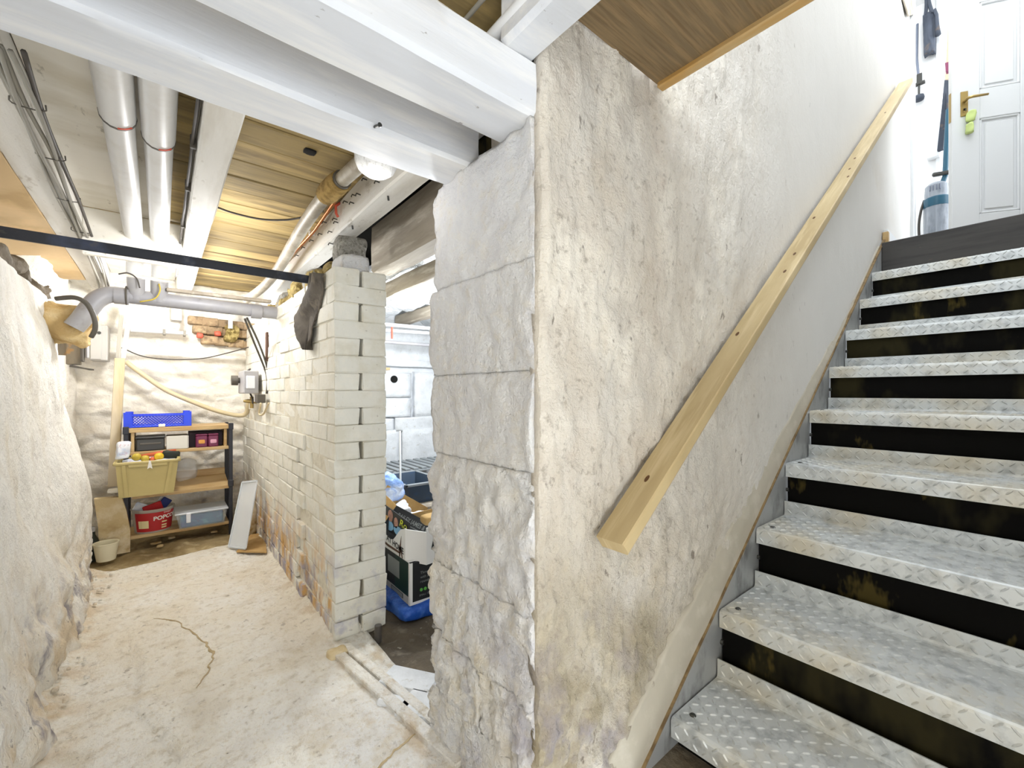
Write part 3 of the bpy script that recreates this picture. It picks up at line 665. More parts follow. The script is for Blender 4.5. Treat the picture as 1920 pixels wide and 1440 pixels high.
# steel bar
tag(MB().box((-.52, 2.18, 1.518), (.56, 2.192, 1.556), bev=.002).build('steel_bar', M['steelbar'], loc=(.02, 2.185, 1.53)), 'black steel bar spanning the passage below the joists', 'bar')
# mineral wool and rubble along the head of the brick wall
mb = MB()
for k_ in range(16):
    y_ = 1.98+k_*.085; lump(mb, (.555+random.uniform(-.02, .02), y_, 1.50), (.66, y_+.12, 1.545+random.uniform(0, .045)), .022, k_*3.3, 4, .6)
o = tag(mb.build('mineral_wool', M['wool'], loc=(.6, 2.5, 1.5), smooth=1), 'ochre wool insulation stuffed along the head of the brick wall', 'insulation'); o['kind'] = 'stuff'
mb = MB()
for k_ in range(7):
    y_ = 2.0+k_*.2; lump(mb, (-.60, y_, 1.49), (-.45, y_+.12, 1.545+random.uniform(0, .035)), .03, 50+k_*3.3, 6, .6)
o = tag(mb.build('wall_head_rubble', M['dirt'], loc=(-.5, 2.6, 1.5), smooth=1), 'dark loose rubble along the head of the left wall', 'rubble'); o['kind'] = 'stuff'

# ================================================================ STAIRCASE
st = thing('staircase', 'galvanised checker plate staircase with open dark risers against the plaster wall', 'staircase', (1.1, .2, 0))
RUN, RISE, X0, Z0 = .289, .2067, 1.1015, .0933
YL, YR = .646, -.31
def tread_mb():
    mb = MB(); T = .004; D = .276
    prof = [(0.0, -.054), (0, -.010), (.003, -.003), (.010, 0), (D-.008, 0), (D-.002, .003), (D, .010), (D, .056)]
    back = [(T, -.054), (T, -.011), (.006, -.0065), (.011, -T), (D-.008, -T), (D+.001, -.001), (D+T, .009), (D+T, .056)]
    poly = prof+back[::-1]
    n = len(poly); vs = [(x, YL, z) for x, z in poly]+[(x, YR, z) for x, z in poly]
    fs = [[i, (i+1) % n, n+(i+1) % n, n+i] for i in range(n)]
    m = len(prof)
    for e in (0, n):
        for i in range(m-1): fs.append([e+i, e+i+1, e+n-2-i, e+n-1-i])
    mb.add(vs, fs)
    def loz(c, ex, ey, nn, sgn):
        a = (ex+ey*sgn).normalized(); b = nn.cross(a); l, w, h = .0125, .0036, .0030
        o8 = [a*l, a*l*.55+b*w*.85, b*w, -a*l*.55+b*w*.85, -a*l, -a*l*.55-b*w*.85, -b*w, a*l*.55-b*w*.85]
        vs = [c+p-nn*.0006 for p in o8]+[c+a*l*.45+nn*h, c-a*l*.45+nn*h]
        mb.add(vs, [[0, 1, 8], [1, 2, 8], [2, 9, 8], [2, 3, 9], [3, 4, 9], [4, 5, 9], [5, 6, 9], [6, 8, 9], [6, 7, 8], [7, 0, 8]])
    P_ = .0262
    ny = int((YL-YR-.02)/P_)
    def rows(start, d, nn, nr, off):
        for r in range(nr):
            for j in range(ny):
                c = start+d*(r*P_)+V((0, YL-.018-j*P_, 0)); loz(c, d, V((0, -1, 0)), nn, 1 if (r+j+off) % 2 else -1)
    rows(V((0, 0, -.040)), V((0, 0, 1)), V((-1, 0, 0)), 2, 0)
    rows(V((.022, 0, 0)), V((1, 0, 0)), V((0, 0, 1)), 10, 0)
    rows(V((D, 0, .016)), V((0, 0, 1)), V((-1, 0, 0)), 2, 0)
    return mb
tm = tread_mb(); bases = None
for i in range(9):
    if i == 0:
        tm.v = [v+OFF[st.name] for v in tm.v]; tr = tm.build('tread', M['galv'], st)
        base = tr
        mb = MB(); mb.lathe([(.009, 0), (.009, .0015), (.006, .004)], V((.055, YL-.035, 0))+OFF[st.name], 12); bo = mb.build('bolt', M['bolt'], tr)
    else:
        tr = base.copy(); COL.objects.link(tr); b_ = bo.copy(); COL.objects.link(b_); b_.parent = tr
    tr.location = V((X0+RUN*i, 0, Z0+RISE*i))-OFF[st.name]
# dark riser boards behind each gap
for i in range(9):
    x = X0+RUN*(i+1)+.022; z = Z0+RISE*i
    MB().box((x, YR, z-.01), (x+.02, YL, z+RISE-.015)).build('riser', M['riser'], st)
MB().box((X0+.04, YR, -.02), (X0+.06, YL, Z0-.01)).build('riser', M['riser'], st)
MB().box((X0+RUN*9-.003, YR, Z0+RISE*8+.058), (X0+RUN*9+.022, YL+.004, 1.995), bev=.004).build('landing_board', M['landing'], st, label='black landing edge board')
xa, xb = .93, 3.80
s_poly = [(xa, .648, -.03), (xb, .648, str_line(xb)-.30), (xb, .648, str_line(xb)), (xa, .648, str_line(xa))]
s_poly = [(x, y, max(-.05, z)) for x, y, z in s_poly]
MB().prism([(xa, .650, -.05), (1.3, .650, -.05), (xb, .650, str_line(xb)-.34), (xb, .650, str_line(xb)), (xa, .650, str_line(xa))], (0, .022, 0)).build('stringer', M['string'], st)
e0, e1 = V((xa, .655, str_line(xa))), V((xb, .655, str_line(xb)))
MB().obox((e0+e1)/2+V((0, -.002, .002)), e1-e0, (0, 1, 0), (-(e1-e0).z, 0, (e1-e0).x), ((e1-e0).length, .014, .006)).build('stringer_edge', M['stringedge'], st, label='rust stained stringer edge')
for i in range(9):
    p = V((X0+RUN*i+.02, .647, Z0+RISE*i-.11)); MB().lathe([(.008, -.006), (.008, .003)], p, 6, ax='y').build('bolt', M['bolt'], st)
# ---------------------------------------------------------------- handrail
h0 = on_y(1108, 1002, YW); h1 = on_y(1680, 158, YW)
hr = thing('handrail', 'long bare softwood handrail climbing the plaster wall beside the stairs', 'handrail', h0)
ax_ = (h1-h0); ax_.y = 0; Lh = ax_.length; ax_.normalize(); nz = V((-ax_.z, 0, ax_.x))
hc = (h0+h1)/2; h0.y -= 0; hc = V((hc.x, YW-.036, hc.z))-nz*.018
mb = MB(); prof = [(-.038, 0), (.034, 0), (.037, -.003), (.038, -.009), (.038, -.028), (.036, -.033), (.032, -.036), (-.038, -.036)]
a0 = V((h0.x, YW-.054, h0.z))
mb.prism([a0+V((0, -p, 0))+nz*q for p, q in prof], ax_*Lh)
mb.build('rail', M['rail'], hr)
for (t_, s_) in ((.045, -.2), (.30, .3), (.335, .1), (.42, -.5), (.53, .8), (.56, .2), (.60, -.1), (.80, .1), (.20, -.6)):
    c = a0+ax_*(Lh*t_)+nz*.0006+V((0, -.028*s_, 0))
    mb = MB(); vs = [c+ax_*(.012*math.cos(q*PI/5))+V((0, .005*math.sin(q*PI/5), 0)) for q in range(10)]
    mb.prism(vs, nz*.0006); mb.build('knot', M['knot'], hr)
for t_ in (.10, .5, .9):
    c = a0+ax_*(Lh*t_)-nz*.05+V((0, .012, 0))
    MB().obox(c, ax_, (0, 1, 0), nz, (.05, .05, .028), bev=.004).build('wall_bracket', M['rail'], hr)

# ================================================================ PIPES AND CABLES
# grey soil pipe across the passage
yp = 2.911
gp = thing('drain_pipe', 'grey plastic drain pipe crossing the passage end, elbow into the left wall', 'pipe', (.1, yp, 1.47))
pl, pr2 = on_y(222, 553, yp), on_y(524, 588, yp); pr2.x = XB+.05
MB().tube([pl, pr2], .037, 18).build('pipe', M['greypvc'], gp, smooth=.8)
el = [pl+V((.01, 0, 0)), on_y(203, 553, yp), on_y(182, 562, yp-.01), on_y(166, 580, yp-.02), on_y(152, 599, yp-.03), on_y(138, 614, yp-.03)]
MB().tube(el, .040, 18, smooth=5).build('elbow', M['greypvc'], gp, smooth=.8)
for u in (228, 480):
    c = on_y(u, 554+(u-222)*.116, yp); MB().tube([c-V((.028, 0, 0)), c+V((.028, 0, 0))], .0425, 18).build('coupling', M['greypvc'], gp, smooth=.8)
for u, nm in ((256, 'tee_branch'), (299, 'tee_branch')):
    c = on_y(u, 560+(u-256)*.116, yp); MB().tube([c, c+V((0, -.03, .10))], .037, 14).build(nm, M['greypvc'], gp, smooth=.8)
mb = MB(); c = on_y(237, 554, yp)
mb.tube([c+V((0, .045*math.cos(q*PI/8), .045*math.sin(q*PI/8))) for q in range(17)], .004, 6, caps=False); mb.build('clip', M['clip'], gp, smooth=1)
# the two white waste pipes
def waste(x0, x1, label, jy):
    w = thing('waste_pipe', label, 'pipe', ((x0+x1)/2, 2.0, 1.76), 'white waste pipes under the ceiling')
    P0, P1 = V((x0, 1.0, 1.772)), V((x1, 2.80, 1.755)); r = .0355
    P2 = V((x1, yp-.02, 1.60))
    MB().tube([P0, P1, V((x1, 2.86, 1.73)), P2], [r, r, r, r], 16).build('pipe', M['whitepvc'], w, smooth=.9)
    d = (P1-P0).normalized(); c = P0+d*((jy-P0.y)/d.y)
    MB().tube([P0-d*.02, c], r+.0045, 16).build('sleeve', M['whitepvc'], w, smooth=.9)
    MB().tube([c-d*.003, c+d*.006], r+.0055, 16).build('joint_ring', M['clip'], w, smooth=.9, label='dark joint ring')
    mb = MB(); mb.tube([c-d*.006+V(((r+.006)*math.cos(a), 0, (r+.006)*math.sin(a))) for a in [x*.2-PI*.5 for x in range(5)]], .0020, 6); mb.build('paint_smear', M['redclip'], w, smooth=1, label='red smear at the joint')
    return w
waste(-.088, -.103, 'left of the two white waste pipes running under the ceiling boards', 1.60)
waste(-.006, -.006, 'right of the two white waste pipes running under the ceiling boards', 1.66)
# lagged old pipe along the right-hand joist
lp = thing('lagged_pipe', 'dusty old bent pipe with a hessian collar beneath the bare boards', 'pipe', (.5, 2.2, 1.75))
pts = [on_z(700, 285, 1.785), on_z(655, 325, 1.78), on_z(612, 365, 1.775), on_z(575, 415, 1.76), on_z(545, 465, 1.74), on_z(518, 510, 1.71), on_z(492, 540, 1.67), on_z(462, 562, 1.63)]
MB().tube(pts, .0265, 14, smooth=4).build('pipe', M['brownpipe'], lp, smooth=.9)
c0, c1 = on_z(640, 338, 1.78), on_z(610, 367, 1.775)
cc = MB().tube([c0, c0.lerp(c1, .3), c0.lerp(c1, .7), c1], [.036, .041, .041, .036], 14).build('lagging', M['hessian'], lp, smooth=.9, label='hessian collar')
MB().tube([c0+(c0-c1).normalized()*.012, c0], .033, 14).build('collar_ring', M['clip'], lp, smooth=.9)
cp = thing('copper_pipe', 'thin copper pipe running along the nail studded joist', 'pipe', on_x(590, 430, .592))
q0, q1, q2 = on_x(636, 366, .592), on_x(590, 432, .592), on_x(540, 486, .592)
MB().tube([q0, q1, q2, q2+(q2-q1)*1.5], .0075, 10).build('pipe', M['copper'], cp, smooth=.9)
c = on_x(583, 437, .592); MB().box(c-V((.01, .008, .011)), c+V((.02, .008, .011)), bev=.003).build('clip', M['whitepvc2'], cp)
c = on_x(632, 392, .600); tag(MB().tube([c+V((.012, 0, .03)), c+V((-.006, 0, .012)), c+V((-.004, 0, -.02)), c+V((.004, 0, -.034))], .006, 8).build('red_clip', M['redclip'], loc=c, smooth=1), 'red plastic clip hanging on the nail studded joist', 'clip')
# slack black cable across the boards
pts = [on_z(405, 388, 1.80), on_z(440, 400, 1.795), on_z(490, 411, 1.78), on_z(540, 412, 1.775), on_z(580, 404, 1.78), on_z(606, 395, 1.79)]
tag(MB().tube(pts, .0042, 6, smooth=5).build('cable', M['cable'], loc=pts[2], smooth=1), 'slack dark cable hanging across the bare boards', 'cable')
# cable run on the middle joist
cm = thing('cable_run', 'pair of cables stapled down the left side of the middle joist', 'cable', (.075, 2.0, 1.76))
for k_ in range(2):
    pts = [V((.078-.006*k_, 1.1+.15*i, 1.765-.022*k_+.006*math.sin(i*2.3+k_))) for i in range(17)]
    MB().tube(pts, .0048, 6, smooth=3).build('cable', M['cable' if k_ else 'greycable'], cm, smooth=1)
for y_ in (1.6, 1.95, 2.4): MB().box((.066, y_, 1.735), (.086, y_+.012, 1.775), bev=.002).build('staple', M['clip'], cm)
# bundle on the left joist
cb = thing('cable_bundle', 'bundle of dusty grey cables clipped under the leftmost joist', 'cable', (-.29, 2.0, 1.70))
route = [on_z(5, 85, 1.71), on_z(52, 195, 1.708), on_z(95, 292, 1.708), on_z(128, 372, 1.708), on_z(152, 432, 1.708), on_z(180, 492, 1.706), on_z(196, 535, 1.70), on_z(200, 556, 1.66)]
for k_ in range(5):
    pts = [p+V((.012*(k_-2)+.006*math.sin(i*1.7+k_*2), .01*math.sin(i+k_), -.006*((k_*3) % 2)+.003*math.sin(i*2.1+k_))) for i, p in enumerate(route)]
    MB().tube(pts, .0052, 6, smooth=5).build('cable', M['cable' if k_ == 4 else 'greycable'], cb, smooth=1)
for p in (route[1], route[2], route[3], route[4]):
    mb = MB(); mb.tube([p+V((-.030, 0, .010)), p+V((-.026, .004, -.006)), p+V((.026, .004, -.006)), p+V((.030, 0, .010))], .0018, 6, smooth=3); mb.build('clip', M['clip'], cb, smooth=1)
# loose loops of wire by the white pipes
for k_, (pp, lab) in enumerate((([(222, 514), (240, 512), (256, 522), (262, 540)], 'curled thin wire at the foot of the left white pipe'), ([(298, 532), (300, 545), (290, 560), (262, 566)], 'green and yellow wire hanging over the grey drain pipe'))):
    pts = [on_y(u, v, 2.84) for u, v in pp]
    tag(MB().tube(pts, .0035, 6, smooth=5).build('wire', M['cable'] if k_ == 0 else M['yellow2'], loc=pts[0], smooth=1), lab, 'wire')
# rag hanging beside the bar end
rg = [(578, 520), (596, 520), (588, 560), (582, 600), (570, 650)]
def f_rag(a, b):
    left = [600-22*0, 588, 572, 552, 545, 553, 566][min(6, int(b*6))]
    L_ = [(580, 512), (572, 540), (556, 570), (545, 590), (545, 612), (557, 635), (574, 656)]
    R_ = [(600, 512), (598, 540), (592, 570), (586, 590), (582, 612), (581, 635), (577, 656)]
    i = min(5, int(b*6)); f = b*6-i
    l = V(L_[i]).lerp(V(L_[i+1]), f); r = V(R_[i]).lerp(V(R_[i+1]), f); q = l.lerp(r, a)
    p = on_x(q.x, q.y, .515); p.x += .018*math.sin(a*7+b*3)+.01*fbm((a*2, b*2, 0), 2, 3)
    return p
tag(MB().slab(f_rag, 16, 30, (.006, 0, 0)).build('rag', M['rag'], loc=on_x(575, 580, .515), smooth=1), 'dark grey rag hanging from the bar end on the brick wall', 'cloth')
# round mottled lamp behind the second beam
lm = thing('ceiling_lamp', 'round mottled glass lamp peeping below the second white beam', 'lamp', (.46, 1.155, 1.66))
MB().lathe([(.006, -.062), (.03, -.058), (.048, -.045), (.056, -.028), (.058, -.01), (.056, 0)], (.46, 1.155, 1.66), 20).build('shade', M['shade'], lm, smooth=1)
MB().lathe([(.06, 0), (.06, .018), (.045, .03), (.03, .03)], (.46, 1.155, 1.66), 20).build('base', M['whitepvc2'], lm, smooth=.6)
MB().lathe([(.02, .02), (.02, .192)], (.46, 1.155, 1.66), 12).build('stem', M['whitepvc2'], lm, smooth=.6)
# pipe and rods above the nearest beam
p = on_z(948, 48, 1.765)
tag(MB().tube([V((p.x, .80, 1.765)), V((p.x, -.45, 1.78))], .017, 12).build('ceiling_pipe', M['whitepvc2'], loc=(p.x, .3, 1.77), smooth=.9), 'white pipe above the nearest beam, beside the short joist', 'pipe')
p = on_z(905, 20, 1.80)
tag(MB().tube([V((p.x-.01, .80, 1.81)), V((p.x+.02, -.45, 1.82))], .005, 8).build('conduit_rod', M['greycable'], loc=(p.x, .3, 1.81), smooth=.9), 'thin grey rod above the nearest beam', 'rod')
# store pipes
for k_, (v0, v1, r, m, lab) in enumerate(((608, 616, .0135, 'whitepvc2', 'upper white pipe under the foil in the store'), (619, 625, .012, 'whitepvc2', 'lower white pipe under the foil in the store'), (641, 648, .013, 'greypvc', 'grey pipe below the two white pipes in the store'))):
    a, b_ = on_y(722, v0, 3.0), on_y(812, v1, 3.0); d = (b_-a)
    tag(MB().tube([a-d*.8, b_+d*2.0], r, 10).build('store_pipe', M[m], loc=(a+b_)/2, smooth=.9), lab, 'pipe')
p = on_y(735, 626, 2.98); tag(MB().box(p-V((.006, .006, .035)), p+V((.006, .006, .05)), bev=.002).build('pipe_clip', M['redclip'], loc=p), 'red clip holding the white pipes in the store', 'clip')

# ================================================================ END OF PASSAGE: services
# meter board and cabinet on the left
mbq = on_y(140, 640, 3.31)
mt = thing('meter_board', 'aged dark meter board with a small bracket shelf at the left wall end', 'board', on_y(140, 690, 3.34))
a, b_ = on_y(124, 606, 3.34), on_y(152, 684, 3.34)
MB().box((-.49, 3.35, b_.z+.05), (a.x+.02, 3.369, a.z-.02)).build('wall_plate', M['meterboard'], mt); MB().box((a.x, 3.33, b_.z), (b_.x, 3.37, a.z+.03), bev=.003).build('board', M['meterboard'], mt)
a, b_ = on_y(153, 606, 3.36), on_y(164, 672, 3.36)
MB().box((a.x, 3.30, b_.z-.02), (a.x+.012, 3.38, a.z+.05), bev=.002).build('side_plate', M['clip'], mt)
MB().box((a.x+.018, 3.33, b_.z), (b_.x+.005, 3.39, a.z+.05), bev=.004).build('trunking', M['greybox'], mt)
a, b_ = on_y(130, 688, 3.30), on_y(178, 697, 3.34)
MB().prism([(a.x, 3.30, a.z), (b_.x, 3.30, b_.z+.005), (b_.x-.03, 3.42, b_.z+.01), (a.x, 3.42, a.z+.01)], (0, 0, .008)).build('bracket_shelf', M['clip'], mt)
a, b_ = on_y(166, 607, 3.95), on_y(201, 676, 3.95)
cbn = thing('meter_cabinet', 'grey square meter cabinet on the whitewashed wall behind the drain elbow', 'cabinet', (a.x, 4.0, b_.z))
MB().box((a.x, 3.97, b_.z), (b_.x, 4.17, a.z), bev=.005).build('case', M['metercab'], cbn)
MB().box((a.x+.006, 3.962, b_.z+.006), (b_.x-.03, 3.972, a.z-.006), bev=.003).build('door', M['metercab'], cbn)
c = on_y(186, 624, 3.96); MB().lathe([(.01, -.004), (.01, .006)], c, 10, ax='y').build('lock', M['bolt'], cbn)
pts = [on_y(104, 560, 2.78), on_y(140, 558, 2.76), on_y(163, 570, 2.75), on_y(177, 597, 2.75), on_y(178, 618, 2.76), on_y(171, 632, 2.78)]
tag(MB().tube(pts, .010, 10, smooth=5).build('flexible_hose', M['clip'], loc=pts[3], smooth=1), 'dark curved flexible hose looping beside the drain elbow', 'hose')
# tan lagging paper behind the elbow
pk = on_y(128, 604, 2.97); o = lump(MB(), pk-V((.10, .05, .095)), pk+V((.085, .10, .085)), .035, 3, 9, .7); o = tag(o.build('lagging_paper', M['paper'], loc=pk, smooth=1), 'crumpled tan paper stuffed where the drain elbow meets the wall', 'packing')
# timber post and battens leaning at the left of the shelves
def leaner(name, q0, q1, w, dpt, m, lab, par=None):
    a, b_ = on_y(*q0), on_y(*q1); c = (a+b_)/2
    return tag(MB().obox(c, V((1, 0, 0)), (0, 1, 0), b_-a, (w, dpt, (b_-a).length), bev=.003).build(name, m, loc=a, smooth=False), lab, 'timber')
leaner('timber_post', (212, 912, 3.86), (225, 672, 3.86), .052, .045, M['timber'], 'cream timber post leaning up beside the shelf unit')
leaner('wall_batten', (231, 672, 3.9), (243, 586, 3.9), .024, .03, M['whitetimber'], 'right one of two white battens above the cream post')
leaner('wall_batten', (221, 672, 4.0), (229, 574, 4.0), .022, .03, M['whitetimber'], 'left one of two white battens above the cream post')
# conduits on the back wall
a, b_ = on_y(245, 619, 4.06), on_y(352, 625, 4.06)
cdt = thing('conduit', 'white horizontal conduit high on the back wall', 'pipe', a)
MB().tube([a, b_], .014, 10).build('pipe', M['whitepvc'], cdt, smooth=.9)
for u in (308, 346): c = on_y(u, 619+(u-245)*.06, 4.06); MB().box(c-V((.008, .02, .02)), c+V((.008, .06, .02)), bev=.002).build('clip', M['greycable'], cdt)
pts = [on_y(236, 678, 4.05), on_y(262, 698, 4.05), on_y(312, 732, 4.04), on_y(372, 758, 4.03), on_y(412, 772, 4.03), on_y(448, 779, 4.02), on_y(462, 774, 4.0), on_y(466, 752, 3.95)]
tag(MB().tube(pts, .0165, 10, smooth=5).build('hose', M['hose'], loc=pts[3], smooth=1), 'cream hose sagging diagonally across the back wall', 'hose')
pts = [on_y(228, 652, 4.0), on_y(268, 668, 4.0), on_y(320, 674, 4.0), on_y(380, 672, 4.0), on_y(430, 661, 4.0), on_y(466, 651, 4.0)]
tag(MB().tube(pts, .0045, 6, smooth=5).build('cable', M['cable'], loc=pts[2], smooth=1), 'thin dark cable drooping across the back wall', 'cable')
a, b_ = on_y(320, 586, 4.0), on_y(341, 602, 4.0)
tag(MB().box((a.x, 3.98, b_.z), (b_.x, 4.2, a.z+.05), bev=.004).build('duct_stub', M['metercab'], loc=(a.x, 4.05, b_.z)), 'pale square duct stub beside the bare bricks', 'duct')
a = on_y(432, 590, 4.03)
tag(MB().tube([a+V((0, 0, .05)), on_y(432, 616, 4.03)], .016, 10).build('pipe_stub', M['whitepvc'], loc=a, smooth=.9), 'short white pipe stub coming down at the bare bricks', 'pipe')
lump(MB(), on_y(420, 640, 4.06), V(on_y(446, 612, 4.06))+V((0, .1, 0)), .02, 5, 6, .6).build('foam', M['wool'], wb, smooth=True)
for (u, v) in ((375, 629), (409, 626), (433, 636)):
    c = on_y(u, v, 4.10); lump(MB(), c-V((.022, .02, .018)), c+V((.022, .05, .018)), .008, u, 3, .7).build('red_patch', M['redclip'], wb, smooth=True, label='bare red brick patch')
# switch gear on the brick wall
sw = thing('switch_box', 'grey electric switch box with side knob high on the brick wall end', 'electrical box', on_x(484, 715, XB-.03))
a, b_ = on_x(468, 690, XB-.03), on_x(494, 738, XB-.03)
y0_, y1_ = min(a.y, b_.y), max(a.y, b_.y)
MB().box((XB-.11, 3.40, on_x(484, 738, XB-.06).z), (XB-.02, 3.66, on_x(484, 692, XB-.06).z), bev=.006).build('case', M['greybox'], sw)
MB().box((XB-.095, 3.385, on_x(484, 728, XB-.06).z), (XB-.045, 3.402, on_x(484, 703, XB-.06).z), bev=.003).build('cover', M['whitepvc2'], sw)
MB().lathe([(.035, -.05), (.035, -.012), (.02, -.012), (.02, .01)], (XB-.11, 3.58, on_x(465, 711, XB-.11).z), 14, ax='x').build('knob', M['clip'], sw, smooth=.6)
jb = thing('junction_box', 'small dark junction box below the grey switch box', 'electrical box', on_x(498, 748, XB-.03))
zz = on_x(500, 748, XB-.04).z
MB().box((XB-.065, 3.15, zz-.028), (XB-.02, 3.27, zz+.028), bev=.004).build('case', M['clip'], jb)
MB().box((XB-.065, 3.262, zz-.022), (XB-.04, 3.29, zz+.022), bev=.002).build('gland', M['whitepvc2'], jb)
for k_, pp in enumerate(([(459, 598, 2.99), (478, 646, 3.15), (495, 688, 3.28), (501, 712, 3.24), (500, 738, 3.22)], [(463, 596, 2.97), (484, 640, 3.1), (500, 685, 3.22), (505, 715, 3.20), (503, 738, 3.20)])):
    pts = [V((on_y(u, v, y_).x, y_, on_y(u, v, y_).z)) for u, v, y_ in pp]
    tag(MB().tube(pts, .0065, 8, smooth=5).build('supply_cable', M['clip'], loc=pts[2], smooth=1), ('left' if not k_ else 'right')+' one of the two cables dropping from the drain pipe to the switch box', 'cable')
for k_, pp in enumerate(([(469, 692), (461, 700), (462, 722), (472, 744), (474, 756)], [(489, 756), (486, 776), (494, 776), (504, 756)])):
    pts = [on_x(u, v, XB-.05) for u, v in pp]
    tag(MB().tube(pts, .006, 8, smooth=5).build('tail_cable', M['cable'] if not k_ else M['hose'], loc=pts[2], smooth=1), ['dark cable looped down the left of the switch box', 'loop of cream cable under the junction box'][k_], 'cable')
c = on_x(472, 752, XB-.05); mb = MB(); mb.tube([c+V((-.05, 0, .0)), c+V((-.02, 0, 0)), c+V((.03, 0, -.005))], [.008, .014, .014], 8); mb.tube([c+V((0, 0, .03)), c+V((0, 0, -.05))], .012, 8)
tag(mb.build('gas_tap', M['brass'], loc=c, smooth=.8), 'small brass tap where the cream hose ends', 'tap')
a = on_x(500, 640, XB-.006); tag(MB().box((XB-.012, a.y-.02, a.z-.13), (XB+.004, a.y+.02, a.z+.06), bev=.003).build('wood_strip', M['brownprint'], loc=a), 'short brown wooden strip fixed on the brick wall above the switch box', 'strip')

# ================================================================ SHELF UNIT AND WHAT IS ON IT
YS = 3.68; SX0, SX1 = -.165, .378; SD = .27
su = thing('shelf_unit', 'low wooden shelf unit with black posts at the end of the passage', 'shelf unit', ((SX0+SX1)/2, YS+SD/2, 0))
for zt, th, y0_, nm in ((.772, .03, YS, 'shelf'), (.618, .022, YS+.01, 'shelf'), (.078, .022, YS, 'shelf')):
    MB().box((SX0, y0_, zt-th), (SX1, YS+SD, zt), bev=.003).build(nm, M['shelfwood'], su)
# sloping third shelf
MB().prism([(SX0+.02, YS+.0, .315), (SX1, YS+.0, .315), (SX1, YS+SD, .365), (SX0+.02, YS+SD, .365)], (0, 0, .022)).build('shelf', M['shelfwood'], su)
MB().box((SX0+.02, YS+SD-.015, .36), (SX1, YS+SD, .43), bev=.002).build('back_rail', M['shelfwood'], su)
for x0 in (SX0+.012, SX1-.03): MB().box((x0, YS+.012, .618), (x0+.018, YS+SD-.01, .742), bev=.002).build('side_panel', M['shelfwood'], su)
for x0 in (SX0-.022, SX1-.002):
    for y0_ in (YS-.004, YS+SD-.02): MB().box((x0, y0_, -.02), (x0+.024, y0_+.024, .776), bev=.003).build('post', M['blackmetal'], su)
for x0 in (SX0-.026, SX1-.004): MB().box((x0, YS-.008, .735), (x0+.03, YS+.03, .782), bev=.003).build('corner_cap', M['blackmetal'], su)
MB().box((SX1-.006, YS-.01, .325), (SX1+.026, YS+.03, .375), bev=.004).build('shelf_bracket', M['blackmetal'], su)
# blue lattice crate
cx0, cx1, cz0, cz1, cy0, cy1 = -.182, .155, .774, .868, YS+.02, YS+.24
bc = thing('lattice_crate', 'bright blue plastic lattice crate on top of the shelf unit', 'crate', ((cx0+cx1)/2, (cy0+cy1)/2, cz0))
MB().box((cx0+.005, cy0+.005, cz0), (cx1-.005, cy1-.005, cz0+.006)).build('base', M['blueplastic'], bc)
def lattice(p, ex, L_, H_):
    mb = MB(); ex = V(ex); n = V((0, 0, 1)).cross(ex)
    k_ = -H_
    while k_ < L_:
        for s_ in (1, -1):
            lo_, hi_ = (k_, k_+H_); a0, a1 = max(0, lo_), min(L_, hi_)
            if a1-a0 < .01: continue
            z0_, z1_ = (a0-lo_), (a1-lo_)
            if s_ < 0: z0_, z1_ = H_-z0_, H_-z1_
            A, B = V(p)+ex*a0+V((0, 0, z0_)), V(p)+ex*a1+V((0, 0, z1_))
            mb.obox((A+B)/2, B-A, n, (B-A).cross(n), ((B-A).length, .003, .0035))
        k_ += .017
    return mb
for nm, p, ex, L_ in (('front', (cx0, cy0, cz0+.006), (1, 0, 0), cx1-cx0), ('back', (cx0, cy1, cz0+.006), (1, 0, 0), cx1-cx0), ('left', (cx0, cy0, cz0+.006), (0, 1, 0), cy1-cy0), ('right', (cx1, cy0, cz0+.006), (0, 1, 0), cy1-cy0)):
    lattice(p, ex, L_, .07).build('lattice_side', M['blueplastic'], bc)
mb = MB()
for (a, b_) in (((cx0, cy0), (cx1, cy0)), ((cx0, cy1), (cx1, cy1)), ((cx0, cy0), (cx0, cy1)), ((cx1, cy0), (cx1, cy1))):
    for z_ in (cz0+.004, cz0+.076): mb.box((min(a[0], b_[0])-.004, min(a[1], b_[1])-.004, z_-.004), (max(a[0], b_[0])+.004, max(a[1], b_[1])+.004, z_+.004), bev=.002)
mb.build('rim', M['blueplastic'], bc)
for x_ in (cx0, cx1):
    for y_ in (cy0, cy1):
        sx = 1 if x_ == cx0 else -1; sy = 1 if y_ == cy0 else -1
        MB().prism([(x_-.006*sx, y_-.006*sy, cz0), (x_+.034*sx, y_-.006*sy, cz0), (x_+.03*sx, y_+.004*sy, cz0), (x_+.006*sx, y_+.006*sy, cz0), (x_+.004*sx, y_+.03*sy, cz0), (x_-.006*sx, y_+.034*sy, cz0)], (0, 0, .098)).build('corner_post', M['blueplastic'], bc)
tag(MB().box((-.015, YS+.0, .774), (.02, YS+.014, .793), bev=.002).build('small_box', M['tagwhite'], loc=(0, YS, .774)), 'tiny white box in front of the blue crate', 'box')
